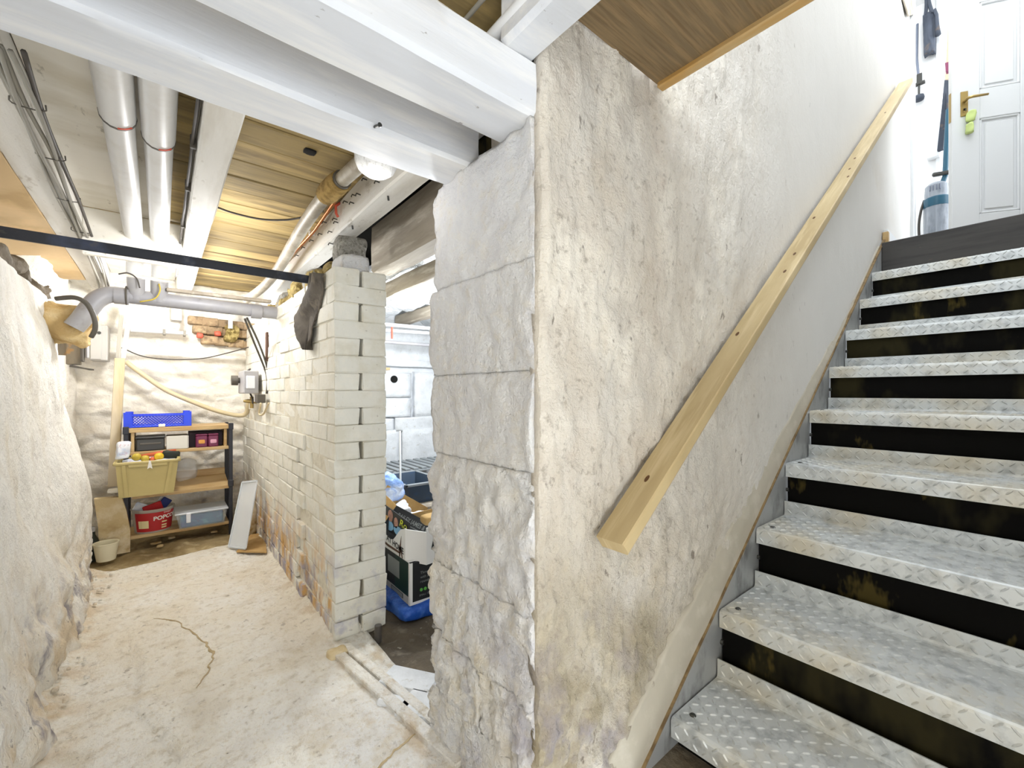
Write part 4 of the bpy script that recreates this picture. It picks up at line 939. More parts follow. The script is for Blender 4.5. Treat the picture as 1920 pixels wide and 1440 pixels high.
# under the top shelf
tb = thing('storage_tray', 'dark charcoal tray in the left of the top shelf slot', 'tray', (-.06, YS+.1, .619))
MB().box((-.128, YS+.012, .619), (.018, YS+.2, .70), bev=.006).build('body', M['charcoal'], tb)
MB().box((-.132, YS+.006, .70), (.022, YS+.205, .712), bev=.004).build('lid', M['charcoal'], tb)
MB().box((-.11, YS+.008, .66), (.0, YS+.013, .672), bev=.003).build('handle', M['clip'], tb)
wbx = thing('white_box', 'plain white carton in the middle of the top shelf slot', 'box', (.085, YS+.1, .619))
MB().box((.026, YS+.01, .619), (.142, YS+.18, .708), bev=.003).build('body', M['whitecard'], wbx)
MB().box((.139, YS+.009, .622), (.146, YS+.18, .706), bev=.001).build('end_flap', M['metercab'], wbx)
dk = tag(MB().box((.15, YS+.07, .619), (.345, YS+.22, .725), bev=.003).build('dark_carton', M['dkpurple'], loc=(.25, YS+.14, .619)), 'dark carton behind the two plum coloured tins', 'box')
for k_, (x0, x1, m2, lab) in enumerate(((.185, .252, 'orange', 'left plum tin with an orange motif'), (.256, .315, 'pinkprint', 'right plum tin with a pink motif'))):
    tn = thing('gift_tin', lab+' on the shelf under the top', 'tin', ((x0+x1)/2, YS+.04, .619))
    MB().box((x0, YS+.012, .619), (x1, YS+.065, .70), bev=.006).build('body', M['purple'], tn)
    MB().box((x0-.001, YS+.010, .70), (x1+.001, YS+.067, .712), bev=.004).build('lid', M['purple'], tn)
    lump(MB(), ((x0+x1)/2-.018, YS+.0095, .645), ((x0+x1)/2+.018, YS+.0125, .672), .002, k_+3, 3, .7).build('motif', M[m2], tn)
# beige storage crate hanging out over the third shelf, brim full of toys
gy = 3.43
bg_ = thing('storage_crate', 'big beige plastic storage crate brim full of toys, standing forward on the shelf', 'crate', (-.06, gy+.15, .37))
def ring_box(mb, x0, x1, y0, y1, z0, X0_, X1_, Y0_, Y1_, z1, th=.006):
    o = [(x0, y0, z0), (x1, y0, z0), (x1, y1, z0), (x0, y1, z0)]; O = [(X0_, Y0_, z1), (X1_, Y0_, z1), (X1_, Y1_, z1), (X0_, Y1_, z1)]
    i_ = [(x0+th, y0+th, z0+th), (x1-th, y0+th, z0+th), (x1-th, y1-th, z0+th), (x0+th, y1-th, z0+th)]; I = [(X0_+th, Y0_+th, z1), (X1_-th, Y0_+th, z1), (X1_-th, Y1_-th, z1), (X0_+th, Y1_-th, z1)]
    fs = [[3, 2, 1, 0], [8, 9, 10, 11]]
    for k in range(4):
        n = (k+1) % 4; fs += [[k, n, 4+n, 4+k], [8+n, 8+k, 12+k, 12+n], [4+k, 4+n, 12+n, 12+k]]
    return mb.add([V(p) for p in o+O+i_+I], fs)
qa, qb = on_y(213, 866, gy), on_y(337, 862, gy); ba, bb = on_y(222, 931, gy), on_y(326, 926, gy)
GX0, GX1, gx0, gx1, gz0, gz1 = qa.x+.008, qb.x-.006, ba.x, bb.x, .372, .582
ring_box(MB(), gx0, gx1, gy+.02, gy+.24, gz0, GX0, GX1, gy, gy+.27, gz1).build('body', M['beige'], bg_)
mb = MB(); mb.box((GX0-.012, gy-.012, gz1-.012), (GX1+.012, gy+.006, gz1+.004), bev=.003); mb.box((GX0-.012, gy+.264, gz1-.012), (GX1+.012, gy+.282, gz1+.004), bev=.003)
mb.box((GX0-.012, gy-.012, gz1-.012), (GX0+.006, gy+.282, gz1+.004), bev=.003); mb.box((GX1-.006, gy-.012, gz1-.012), (GX1+.012, gy+.282, gz1+.004), bev=.003); mb.build('rim', M['beige'], bg_)
for x_, xt in ((gx0+.035, GX0+.035), (gx1-.04, GX1-.035)):
    MB().prism([(x_-.009, gy+.012, gz0+.004), (x_+.009, gy+.012, gz0+.004), (xt+.009, gy-.008, gz1-.01), (xt-.009, gy-.008, gz1-.01)], (0, .02, 0)).build('rib', M['beige'], bg_)
for x0, x1 in ((GX0+.055, GX1-.055),): MB().box((x0, gy-.009, gz1-.03), (x1, gy+.001, gz1-.012), bev=.002).build('front_lip', M['beige'], bg_)
tgx = on_y(281, 872, gy-.015)
tag(MB().prism([(tgx.x-.004, gy-.016, gz1+.005), (tgx.x+.004, gy-.016, gz1+.005), (tgx.x+.012, gy-.016, gz1-.045), (tgx.x, gy-.016, gz1-.036), (tgx.x-.012, gy-.016, gz1-.045)], (0, .002, 0)).build('ribbon_tag', M['tagwhite'], loc=tgx), 'white ribbon tag tied to the beige crate rim', 'tag')
# a bed of mixed toys below, then the ones that show
o = lump(MB(), (GX0+.02, gy+.02, gz0+.06), (GX1-.02, gy+.25, gz1-.004), .012, 9, 8, .2); o = tag(o.build('soft_toys', M['whitered'], loc=(-.06, gy+.13, gz0+.06), smooth=1), 'pale cloth bed filling the beige crate', 'cloth'); o['kind'] = 'stuff'
def ball(u, v, r, m, lab, Y_=gy+.07):
    c = on_y(u, v, Y_); mb = MB(); mb.lathe([(r*math.sin(q*PI/8), -r*math.cos(q*PI/8)) for q in range(1, 8)], c, 14)
    return tag(mb.build('toy_ball', m, loc=c, smooth=1), lab, 'ball', 'toys in the beige crate')
ball(256, 857, .024, M['yellow2'], 'leftmost dull yellow toy ball in the beige crate')
ball(272, 860, .022, M['yellow2'], 'second dull yellow toy ball in the beige crate')
ball(298, 856, .025, M['yellow'], 'bright yellow toy ball in the beige crate')
ball(286, 861, .015, M['orangetoy'], 'small orange toy ball between yellow ones in the crate')
a, b_ = on_y(264, 856, gy+.14), on_y(330, 844, gy+.16)
tag(MB().tube([a, a.lerp(b_, .5), b_], [.012, .012, .008], 8).build('toy_bat', M['orangetoy'], loc=a, smooth=1), 'orange toy bat lying across the toys in the crate', 'toy')
c = on_y(322, 853, gy+.14); tag(lump(MB(), c-V((.05, .03, .03)), c+V((.04, .04, .028)), .014, 2, 6, .7).build('toy_shoe', M['blacktoy'], loc=c, smooth=1), 'black rubber toy at the right of the crate', 'toy')
c = on_y(231, 846, gy+.10); mb = lump(MB(), c-V((.035, .03, .05)), c+V((.03, .03, .06)), .016, 7, 7, .7); tag(mb.build('plastic_bag', M['whitered'], loc=c, smooth=1), 'white printed bag standing at the left end of the beige crate', 'bag')
c = on_y(352, 878, YS+.1); mb = lump(MB(), c-V((.07, .05, .075)), c+V((.05, .05, .07)), .022, 17, 8, .7); tag(mb.build('clear_bag', M['clearbag'], loc=c, smooth=1), 'crumpled clear plastic bag on the third shelf beside the beige crate', 'bag')
# popcorn tub
pc = on_y(288, 1000, YS-.0); pc = V((on_y(287, 990, YS+.09).x, YS+.09, .079))
tub = thing('popcorn_tub', 'red labelled popcorn tub of packets on the bottom shelf', 'tub', pc)
R0, R1, HT = .096, .112, .15
n = 28; vs = []; fs = []
MB().lathe([(R0-.002, 0), (R1-.002, HT), (R1+.004, HT), (R1+.004, HT+.006), (R1-.006, HT+.004), (R0-.006, .004)], pc, n).build('bucket', M['tub'], tub, smooth=.6)
def on_tub(ang, z, dr=.001):
    r = R0+(R1-R0)*z/HT+dr; return V(pc)+V((r*math.sin(ang), -r*math.cos(ang), z))
lb = MB(); A0, A1 = -.95, 1.35; K = 20
vs = [on_tub(A0+(A1-A0)*i/K, z) for z in (.012, .135) for i in range(K+1)]
lb.add(vs, [[i, i+1, K+2+i, K+1+i] for i in range(K)]); lab = lb.build('label_band', M['redlabel'], tub, smooth=1)
sq = MB(); vs = [on_tub(a_, z, .0022) for z in (.035, .085) for a_ in (-.75, -.55, -.35, -.2)]; sq.add(vs, [[i, i+1, 5+i, 4+i] for i in range(3)]); sq.build('facts_panel', M['cream'], lab)
text_mesh('POPCORN', .036, lambda x, y: on_tub(.02+x/.104, .082+y+.05*x, .0026), bold=.0012).build('lettering', M['white'], lab)
text_mesh('SWEET', .016, lambda x, y: on_tub(.52+x/.104, .122+y, .0026)).build('lettering', M['white'], lab)
for z_ in (.062, .040, .024):
    q = MB(); vs = [on_tub(a_, z_+dz, .0024) for dz in (0, .009) for a_ in (.45, .6, .75)]; q.add(vs, [[0, 1, 4, 3], [1, 2, 5, 4]]); q.build('print_bar', M['cream'], lab)
for k_, (dx, dy, rz, m, lb_) in enumerate(((-.05, -.02, .5, 'whitered', 'white crinkled packet at the left of the popcorn tub'), (.0, -.045, -.3, 'redlabel', 'red packet poking out of the popcorn tub'), (.05, .01, -.9, 'navy', 'navy packet slanting out of the popcorn tub'), (.03, .05, -.8, 'white', 'white packet behind the navy one in the tub'))):
    c = V(pc)+V((dx, dy, HT+.005)); R = Euler((.2, rz, .1*k_)).to_matrix()
    mb = MB(); mb.box((c.x-.05, c.y-.008, c.z-.03), (c.x+.05, c.y+.008, c.z+.03), bev=.005, R=R); tag(mb.build('packet', M[m], loc=c), lb_, 'packet', 'packets in the popcorn tub')
# clear lidded box of blue packets
cbx = V((.30, YS+.03, .079)); Rz = Matrix.Rotation(-.0, 3, 'Z')
x0, x1, y0_, y1_ = .075, .363, YS-.035, YS+.2
cl_ = thing('lidded_box', 'clear lidded box of blue packets on the bottom shelf', 'box', ((x0+x1)/2, (y0_+y1_)/2, .079))
ring_box(MB(), x0+.02, x1-.015, y0_+.015, y1_-.015, .079, x0, x1, y0_, y1_, .175, .003).build('body', M['clearbox'], cl_)
MB().box((x0-.008, y0_-.008, .175), (x1+.008, y1_+.008, .187), bev=.004).build('lid', M['frost'], cl_)
MB().box((x0+.055, y0_-.014, .12), (x0+.08, y0_-.002, .185), bev=.003).build('clip', M['whitepvc2'], cl_)
o = tag(MB().box((x0+.026, y0_+.02, .084), (x1-.022, y1_-.022, .165), bev=.008).build('packets', M['teal'], loc=(.24, YS+.08, .084)), 'blue and teal packets packed inside the clear box', 'packets'); o['kind'] = 'stuff'
# lid leaning on the brick wall
l00, l10, l01, l11 = on_y(431, 1027, 3.25), on_y(463, 1031, 3.12), on_y(457, 903, 3.36), on_y(485, 900, 3.22)
ld = thing('plastic_cover', 'frosted clear plastic lid leaning upright on the brick wall', 'lid', (l00.x, l00.y, 0))
nn = (l01-l00).cross(l10-l00).normalized()
def lidp(a_, b_, d_): return l00.lerp(l10, a_).lerp(l01.lerp(l11, a_), b_)+nn*d_
MB().slab(lambda a_, b_: lidp(a_, b_, -.012*(1-smooth01(0, .12, min(a_, 1-a_))*smooth01(0, .06, min(b_, 1-b_)))), 12, 24, nn*.004).build('sheet', M['frost'], ld, smooth=.5)
mb = MB(); rim = [lidp(0, .02, -.01), lidp(0, .98, -.01), lidp(1, .98, -.01), lidp(1, .02, -.01), lidp(0, .02, -.01)]
for i in range(4): mb.tube([rim[i], rim[i+1]], .006, 6)
mb.build('rim', M['frost'], ld, smooth=.8)
c = on_z(472, 1028, 0); tag(MB().prism([on_z(443, 1036, .012), on_z(500, 1037, .012), on_z(497, 1000, .012), on_z(470, 1004, .012)], (0, 0, .007)).build('cardboard_sheet', M['cardboard'], loc=(c.x, c.y, .012)), 'flat piece of brown cardboard on the floor under the leaning lid', 'cardboard')
c = on_z(462, 985, .08); tag(lump(MB(), (.43, 3.5, -.02), (.53, 3.72, .27), .02, 6, 8, .6).build('rubble_stone', M['slabstone'], loc=(.5, 3.6, 0), smooth=1), 'tan stone behind the leaning plastic lid', 'stone')
# left: stained stone slab, bottle, bucket
sl = [on_y(176, 936, 3.64), on_y(228, 932, 3.64), on_y(237, 958, 3.64), on_y(244, 995, 3.64), V((on_y(244, 1030, 3.64).x, 3.64, -.01)), V((on_y(186, 1042, 3.64).x, 3.64, -.01)), on_y(184, 990, 3.64)]
mb = MB().prism([p+V((0, 0, 0)) for p in sl], (0, .05, 0)); tag(mb.build('stone_slab', M['slabstone'], loc=(-.24, 3.66, 0)), 'brown stained stone slab standing left of the shelf unit', 'stone')
bk = V(on_z(199, 1051, 0)); bk = V((bk.x-.002, bk.y+.03, -.004))
bu = thing('bucket', 'small cream bucket on the floor before the stained slab', 'bucket', bk)
MB().lathe([(.044, 0), (.058, .098), (.061, .1), (.061, .106), (.054, .104), (.041, .005), (.03, .004)], bk, 20).build('pail', M['bucket'], bu, smooth=.6)
c = on_y(172, 1005, 3.60); bt = thing('bottle', 'dark bottle standing between the left wall and the slab', 'bottle', (c.x, 3.62, -.02))
MB().lathe([(.028, 0), (.032, .02), (.032, .12), (.014, .16), (.013, .18)], (c.x, 3.62, -.02), 14).build('glass', M['blacktoy'], bt, smooth=.7)
MB().lathe([(.015, .18), (.015, .205)], (c.x, 3.62, -.02), 12).build('cap', M['greybox'], bt, smooth=.7)
p = on_y(215, 921, 3.62); tag(MB().box((p.x-.035, 3.62, p.z-.01), (p.x+.07, 3.70, p.z+.006), bev=.003).build('wood_offcut', M['whitetimber'], loc=p), 'small white wooden offcut lying on the slab top', 'offcut')
# crumbs of plaster on the tan floor
for k_, (u, v, s_) in enumerate(((292, 1018, .03), (322, 1009, .02), (402, 998, .02), (300, 1024, .018))):
    c = on_z(u, v, -.01); tag(lump(MB(), c-V((s_, s_*.7, .004)), c+V((s_, s_*.7, .01)), .006, u, 3, .6).build('plaster_flake', M['slabstone'], loc=c, smooth=1), ['largest plaster flake on the tan floor before the shelf', 'pale plaster flake below the clear box', 'small flake below the right shelf post', 'smallest flake beside the largest one'][k_], 'flake', 'plaster flakes on the earth floor')
# crumbs and stones along the foot of the left wall
mb = MB(); rs = random.Random(4)
for k_ in range(70):
    y_ = rs.uniform(1.1, 3.2); x_ = -.30+abs(rs.gauss(0, .05)); s_ = rs.uniform(.003, .009)
    lump(mb, (x_-s_, y_-s_, .03-.25*(x_+.30)), (x_+s_, y_+s_, .03-.25*(x_+.30)+s_*1.4), s_*.4, k_, 1, .5)
o = tag(mb.build('wall_crumbs', M['floor'], loc=(-.25, 2, 0), smooth=1), 'scatter of fallen crumbs along the foot of the left wall', 'rubble'); o['kind'] = 'stuff'

# ================================================================ STORE ROOM THINGS
# blue bag under the cartons
c = on_z(770, 1146, .0)
BX, BY = .862, 1.775
tag(lump(MB(), (BX-.05, BY-.035, -.02), (BX+.42, BY+.36, .05), .012, 3, 8, .35).build('blue_bag', M['bluebag'], loc=(BX+.15, BY+.15, 0), smooth=1), 'flattened blue bag under the stacked cartons in the store', 'bag')
bb = thing('black_carton', 'black and green carton at the bottom of the store stack', 'box', (BX+.15, BY+.13, .045))
z0_, z1_ = .045, .235; bx1, by1 = BX+.30, BY+.34
MB().box((BX, BY, z0_), (bx1, by1, z1_), bev=.003).build('body', M['boxblack'], bb)
def lx(y, z, d=.0012): return V((BX-d, y, z))
def ly(x, z, d=.0012): return V((x, BY-d, z))
def quadx(name, y0, y1, z0, z1, m, d=.0012): return MB().prism([lx(y0, z0, 0), lx(y1, z0, 0), lx(y1, z1, 0), lx(y0, z1, 0)], (-d, 0, 0)).build(name, m, bb)
def quady(name, x0, x1, z0, z1, m, d=.0012): return MB().prism([ly(x0, z0, 0), ly(x1, z0, 0), ly(x1, z1, 0), ly(x0, z1, 0)], (0, -d, 0)).build(name, m, bb)
quadx('green_panel', BY+.005, BY+.16, z0_+.035, z1_-.002, M['boxgreen'], .0008)
quadx('photo_panel', BY+.11, BY+.24, z0_+.085, z1_-.025, M['boxgrey'])
quadx('white_band', BY, by1, z0_, z0_+.035, M['metercab'], .0008)
quadx('badge', BY+.07, BY+.2, z0_+.008, z0_+.03, M['clip'], .0016)
quadx('badge_panel', BY+.077, BY+.193, z0_+.011, z0_+.027, M['boxgrey'], .0020)
quadx('white_edge', BY, BY+.012, z0_, z1_, M['boxwhite'], .0022)
quady('white_edge', BX, BX+.012, z0_, z1_, M['boxwhite'], .0012); quady('white_edge', BX, bx1, z0_, z0_+.012, M['boxwhite'], .0010)
mb = MB()
for k_, t_ in enumerate(('Three clear', 'with soft', 'rounded sound')): text_mesh(t_, .017, lambda x, y: ly(BX+.05+x, .175-.02*k_+y, .0016), mb=mb)
text_mesh('SMALL IT', .012, lambda x, y: ly(BX+.045+x, .075+y, .0016), mb=mb); mb.build('lettering', M['boxgrey'], bb)
for k_ in range(3): MB().lathe([(.0075, -.001), (.0075, .001)], ly(BX+.055+.02*k_, .103, .001), 10, ax='y').build('green_dot', M['green'], bb)
# carton with the cut-out front
ET = thing('display_carton', 'white open carton lettered EAT AT HOME, sitting on the black carton', 'box', (BX+.12, BY+.2, .236))
ex0, ey0, ez0, ez1 = BX-.004, BY-.02, .237, .40
def ex(y, z, d=0): return V((ex0-d, y, z))
bt_ = .006
MB().box((ex0, ey0+.03, ez0), (ex0+.34, ey0+.36, ez0+.004)).build('base', M['boxwhite'], ET)
prof = [(ey0+.06, ez0), (ey0+.36, ez0), (ey0+.36, .345)]+[(ey0+.36-.28*t, .345-.055*math.sin(PI*min(1, t*1.15))+.075*max(0, t-.6)) for t in [i/10 for i in range(1, 11)]]+[(ey0+.06, .385)]
fr = MB().prism([ex(y, z) for y, z in prof], (.004, 0, 0)).build('front', M['boxwhite'], ET)
MB().prism([ex(y, z, .0006) for y, z in ([(ey0+.36, .262), (ey0+.25, .250), (ey0+.11, .252), (ey0+.11, .262), (ey0+.25, .262), (ey0+.36, .276)])], (-.0006, 0, 0)).build('brown_swoosh', M['brownprint'], fr)
MB().prism([ex(y, z, .0006) for y, z in ([(ey0+.125, ez0+.002), (ey0+.118, .29), (ey0+.100, .34), (ey0+.104, .29), (ey0+.085, ez0+.002), (ey0+.095, ez0+.002), (ey0+.107, .265), (ey0+.114, ez0+.002)])], (-.0006, 0, 0)).build('tower_print', M['brownprint'], fr)
text_mesh('EAT AT HOME', .062, lambda x, y: ex(ey0+.355-x*.70, .277+y*.62-.02*(x/.3-.5), .0012), bold=.002).build('lettering', M['boxblack'], fr)
# pictured card rising behind the cut-out front
cd = MB().prism([V((ex0+.03, ey0+.36, .30)), V((ex0+.03, ey0+.08, .30)), V((ex0+.03, ey0+.08, .40)), V((ex0+.03, ey0+.36, .425))], (.004, 0, 0)).build('picture_card', M['boxblack'], ET)
def blob(name, y, z, ry, rz, m, d=.002): return MB().prism([V((ex0+.03-d, y+ry*math.cos(q*PI/7), z+rz*math.sin(q*PI/7))) for q in range(14)], (d, 0, 0)).build(name, m, cd)
blob('portrait', ey0+.29, .385, .028, .03, M['skin']); blob('portrait', ey0+.225, .365, .022, .026, M['skin']); blob('shirt', ey0+.30, .335, .045, .025, M['skyprint']); blob('shirt', ey0+.20, .33, .05, .022, M['skyprint'])
text_mesh('Ro', .07, lambda x, y: V((ex0+.03-.0032, ey0+.185-x, .365+y*.7-.1*x)), bold=.0008, shear=.3).build('lettering', M['yellowprint'], cd)
fl = MB().prism([V((ex0, ey0+.06, ez0)), V((ex0+.075, ey0, ez0-.02)), V((ex0+.075, ey0, .365)), V((ex0, ey0+.06, .38))], (.004, .003, 0)).build('side_flap', M['boxwhite'], ET)
rt = MB().prism([V((ex0+.075, ey0, ez0-.02)), V((ex0+.36, ey0+.01, ez0-.005)), V((ex0+.36, ey0+.01, .40)), V((ex0+.075, ey0, .385))], (0, .004, 0)).build('side', M['boxwhite'], ET)
mb = MB(); text_mesh('EAT', .06, lambda x, y: V((ex0+.125+x*.6, ey0-.0012+.02*x, .335+y)), mb=mb, bold=.002); text_mesh('AT HOME', .06, lambda x, y: V((ex0+.10+x*.6, ey0-.0012+.02*x, .285+y)), mb=mb, bold=.002); mb.build('lettering', M['boxblack'], rt)
MB().prism([V((ex0+.004, ey0+.36, ez0)), V((ex0+.34, ey0+.36, ez0)), V((ex0+.34, ey0+.36, .36)), V((ex0+.004, ey0+.36, .345))], (0, .004, 0)).build('back', M['cardboard'], ET)
c = V((ex0+.17, ey0+.12, .395)); tag(lump(MB(), c-V((.05, .04, .03)), c+V((.05, .04, .012)), .008, 3, 5, .4).build('brown_parcel', M['cardboard'], loc=c, smooth=1), 'brown paper parcel in the carton lettered EAT AT HOME', 'parcel')
# tilted black tray carton with tissue
tl = on_y(744, 948, 2.05); tr_ = on_y(826, 992, 2.05)
exv = (tr_-tl).normalized(); eyv = V((-.12, 1, .25)).normalized(); eyv = (eyv-exv*eyv.dot(exv)).normalized(); ezv = exv.cross(eyv)
TB = thing('tilted_carton', 'tilted black open carton of white tissue on top of the store stack', 'box', tl)
Lx, Ly, Lz = .30, .22, .155
def tp(a, b, c_): return tl+exv*a+eyv*b+ezv*(c_)
def panel(name, pts, off, m, par=TB): return MB().prism(pts, off).build(name, m, par)
front = panel('front', [tp(-.005, 0, -Lz), tp(Lx, 0, -Lz), tp(Lx, 0, 0), tp(0, 0, 0)], eyv*.004, M['boxblack'])
panel('back', [tp(0, Ly, -Lz), tp(Lx, Ly, -Lz), tp(Lx, Ly, .045), tp(0, Ly, .045)], eyv*.004, M['cardboard'])
panel('side', [tp(0, 0.004, -Lz), tp(0, Ly, -Lz), tp(0, Ly, 0), tp(0, .004, 0)], exv*.004, M['cardboard'])
panel('side', [tp(Lx-.004, 0.004, -Lz), tp(Lx-.004, Ly, -Lz), tp(Lx-.004, Ly, 0), tp(Lx-.004, .004, 0)], exv*.004, M['cardboard'])
panel('base', [tp(0, 0, -Lz), tp(Lx, 0, -Lz), tp(Lx, Ly, -Lz), tp(0, Ly, -Lz)], ezv*.004, M['boxblack'])
panel('crease', [tp(.0, -.0005, -.062), tp(Lx, -.0005, -.062), tp(Lx, -.0005, -.059), tp(0, -.0005, -.059)], eyv*-.001, M['boxgrey'], front)
text_mesh('BAILEY JAMES & S', .034, lambda x, y: tp(.032+x*.78, -.0012, -.048+y), bold=.0005).build('lettering', M['boxgrey'], front)
def f_tis(a, b): return tp(.02+.27*a, .02+.19*b, -.03+.05*fbm((a*3, b*3, 1), 1.2, 4)+.03*math.sin(a*9+b*4))
tag(MB().slab(f_tis, 24, 20, ezv*-.04).build('tissue', M['tissue'], loc=tp(.15, .1, 0), smooth=1), 'crumpled white tissue inside the tilted black carton', 'tissue')
# slate-blue crate behind, pale blue bag, rod
ck = on_y(745, 905, 2.45); CR = thing('plastic_crate', 'slate blue open plastic crate behind the tilted carton', 'crate', (ck.x+.1, 2.6, .35))
c0, c1 = on_y(742, 893, 2.62), on_y(797, 905, 2.62)
zt = on_y(790, 900, 2.45).z
ring_box(MB(), c0.x+.0, c1.x-.02, 2.38, 2.72, .33, c0.x-.05, c1.x+.0, 2.36, 2.76, zt, .008).build('body', M['crateblue'], CR)
mb = MB()
for lo_, hi_ in (((c0.x-.06, 2.35), (c1.x+.01, 2.368)), ((c0.x-.06, 2.752), (c1.x+.01, 2.77)), ((c0.x-.06, 2.35), (c0.x-.042, 2.77)), ((c1.x-.008, 2.35), (c1.x+.01, 2.77))): mb.box((*lo_, zt-.012), (*hi_, zt+.004), bev=.003)
mb.build('rim', M['rack'], CR)
tag(MB().box((c0.x-.1, 2.3, -.02), (c1.x+.2, 2.85, .329), bev=.01).build('wooden_chest', M['greyjoist'], loc=(c0.x, 2.6, 0)), 'grey wooden chest under the slate blue crate', 'chest')
c = on_y(733, 915, 2.32); mb = lump(MB(), c-V((.085, .06, .085)), c+V((.06, .06, .08)), .03, 12, 9, .65); tag(mb.build('pale_bag', M['palebag'], loc=c, smooth=1), 'pale and royal blue plastic bag beside the slate crate', 'bag')
p0, p1 = on_y(751, 912, 2.5), on_y(750, 808, 2.55); tag(MB().tube([p0, p1], .006, 8).build('upright_rod', M['pole'], loc=p0, smooth=.9), 'thin pale rod standing up from the slate crate', 'rod')
# grey slatted rack lying behind
q = [on_z(722, 872, .62), on_z(760, 856, .62), on_z(850, 858, .62), on_z(850, 894, .62)]
r0, r1 = on_y(726, 868, 3.0), on_y(815, 890, 3.0)
RK = thing('slatted_rack', 'grey slatted plastic rack lying flat at the back of the store', 'rack', (1.5, 3.05, .5))
za = on_y(780, 872, 3.05).z
for k_ in range(12): MB().box((1.16+.065*k_, 2.86, za), (1.16+.065*k_+.04, 3.28, za+.015), bev=.003).build('slat', M['rack'], RK)
for y_ in (2.85, 3.26): MB().box((1.14, y_, za-.012), (1.96, y_+.03, za+.0), bev=.003).build('bearer', M['rack'], RK)
for y_ in (2.9, 3.2):
    for x_ in (1.18, 1.9): MB().box((x_, y_, -.02), (x_+.03, y_+.03, za-.012), bev=.003).build('leg', M['rack'], RK)
p = on_y(810, 935, 2.6); tag(MB().prism([on_y(790, 915, 2.62), on_y(850, 925, 2.62), on_y(850, 1010, 2.62), on_y(792, 1000, 2.62)], (0, .02, 0)).build('white_board', M['whitecard'], loc=p), 'white board leaning behind the tilted carton', 'board')
tag(MB().box((c1.x+.24, 2.66, -.02), (c1.x+.55, 2.8, .40), bev=.01).build('packing_case', M['greyjoist'], loc=(p.x, 2.7, 0)), 'grey packing case behind the leaning white board', 'case')
p = on_y(729, 692, 3.2); tag(MB().box((p.x-.03, 3.2, p.z-.008), (p.x+.012, 3.37, p.z+.012), bev=.002).build('wood_peg', M['orangeboard'], loc=p), 'tan wooden peg in the store wall beside the round hole', 'peg')
c = on_z(709, 1195, 0); tag(MB().tube([V((c.x, c.y, -.02)), V((c.x, c.y, .05))], .014, 10).build('iron_stub', M['cable'], loc=c, smooth=.9), 'dark iron pipe stub in the floor at the foot of the brick wall end', 'pipe')
c = on_z(632, 1228, 0); tag(lump(MB(), c-V((.035, .03, .01)), c+V((.035, .03, .022)), .01, 3, 4, .6).build('mortar_lump', M['slabstone'], loc=c, smooth=1), 'tan mortar lump at the brick wall corner on the floor', 'rubble')

# ================================================================ HALL THINGS
# upright vacuum cleaner
vb = V((5.02, .60, 1.986))
va = on_x(1722, 440, 5.02); vz = on_x(1750, 346, 5.02).z; yl, yr = on_x(1731, 400, 5.02).y, on_x(1782, 400, 5.02).y
vc = thing('vacuum_cleaner', 'upright vacuum cleaner with a clear bin on the landing by the door', 'vacuum cleaner', (5.02, (yl+yr)/2, 1.986))
ym = (yl+yr)/2; rr = (yl-yr)/2
MB().box((4.90, yr-.03, 1.987), (5.14, yl+.03, 2.06), bev=.02).build('floor_head', M['charcoal'], vc)
MB().lathe([(rr*.7, 2.05), (rr*.98, 2.10), (rr, 2.14), (rr, vz-.20), (rr*.96, vz-.18)], (5.02, ym, 0), 18).build('dust_bin', M['smoke'], vc, smooth=.7)
MB().lathe([(rr*.5, 2.10), (rr*.45, vz-.22), (rr*.6, vz-.19)], (5.02, ym, 0), 14).build('cyclone_core', M['grey'], vc, smooth=.7)
MB().lathe([(rr*1.02, vz-.20), (rr*1.06, vz-.185), (rr*1.04, vz-.13), (rr*.9, vz-.12)], (5.02, ym, 0), 18).build('collar', M['vteal'], vc, smooth=.7)
MB().lathe([(rr*.9, vz-.13), (rr*.92, vz-.08), (rr*.86, vz-.02), (rr*.6, vz)], (5.02, ym, 0), 18).build('motor_cover', M['smoke'], vc, smooth=.7)
for k_ in range(4): MB().box((5.02-rr*.95, ym-rr*.4+k_*rr*.25, vz-.075), (5.02-rr*.80, ym-rr*.4+k_*rr*.25+.008, vz-.03), bev=.002).build('vent_fin', M['grey'], vc)
h_a, h_b = on_x(1772, 330, 5.1), on_x(1778, 205, 5.1)
MB().tube([V((5.08, ym-.01, vz-.05)), h_a, h_b], [.02, .018, .016], 10).build('wand', M['vteal'], vc, smooth=.8)
MB().obox(on_x(1768, 325, 5.08), (0, 1, .15), (1, 0, 0), (0, -.15, 1), (.13, .04, .03), bev=.008).build('handle_grip', M['charcoal'], vc)
MB().tube([on_x(1733, 376, 5.0), on_x(1727, 395, 4.98), on_x(1723, 420, 4.98), on_x(1724, 446, 5.0), on_x(1730, 450, 5.0)], .009, 8, smooth=5).build('hose', M['cable'], vc, smooth=1)
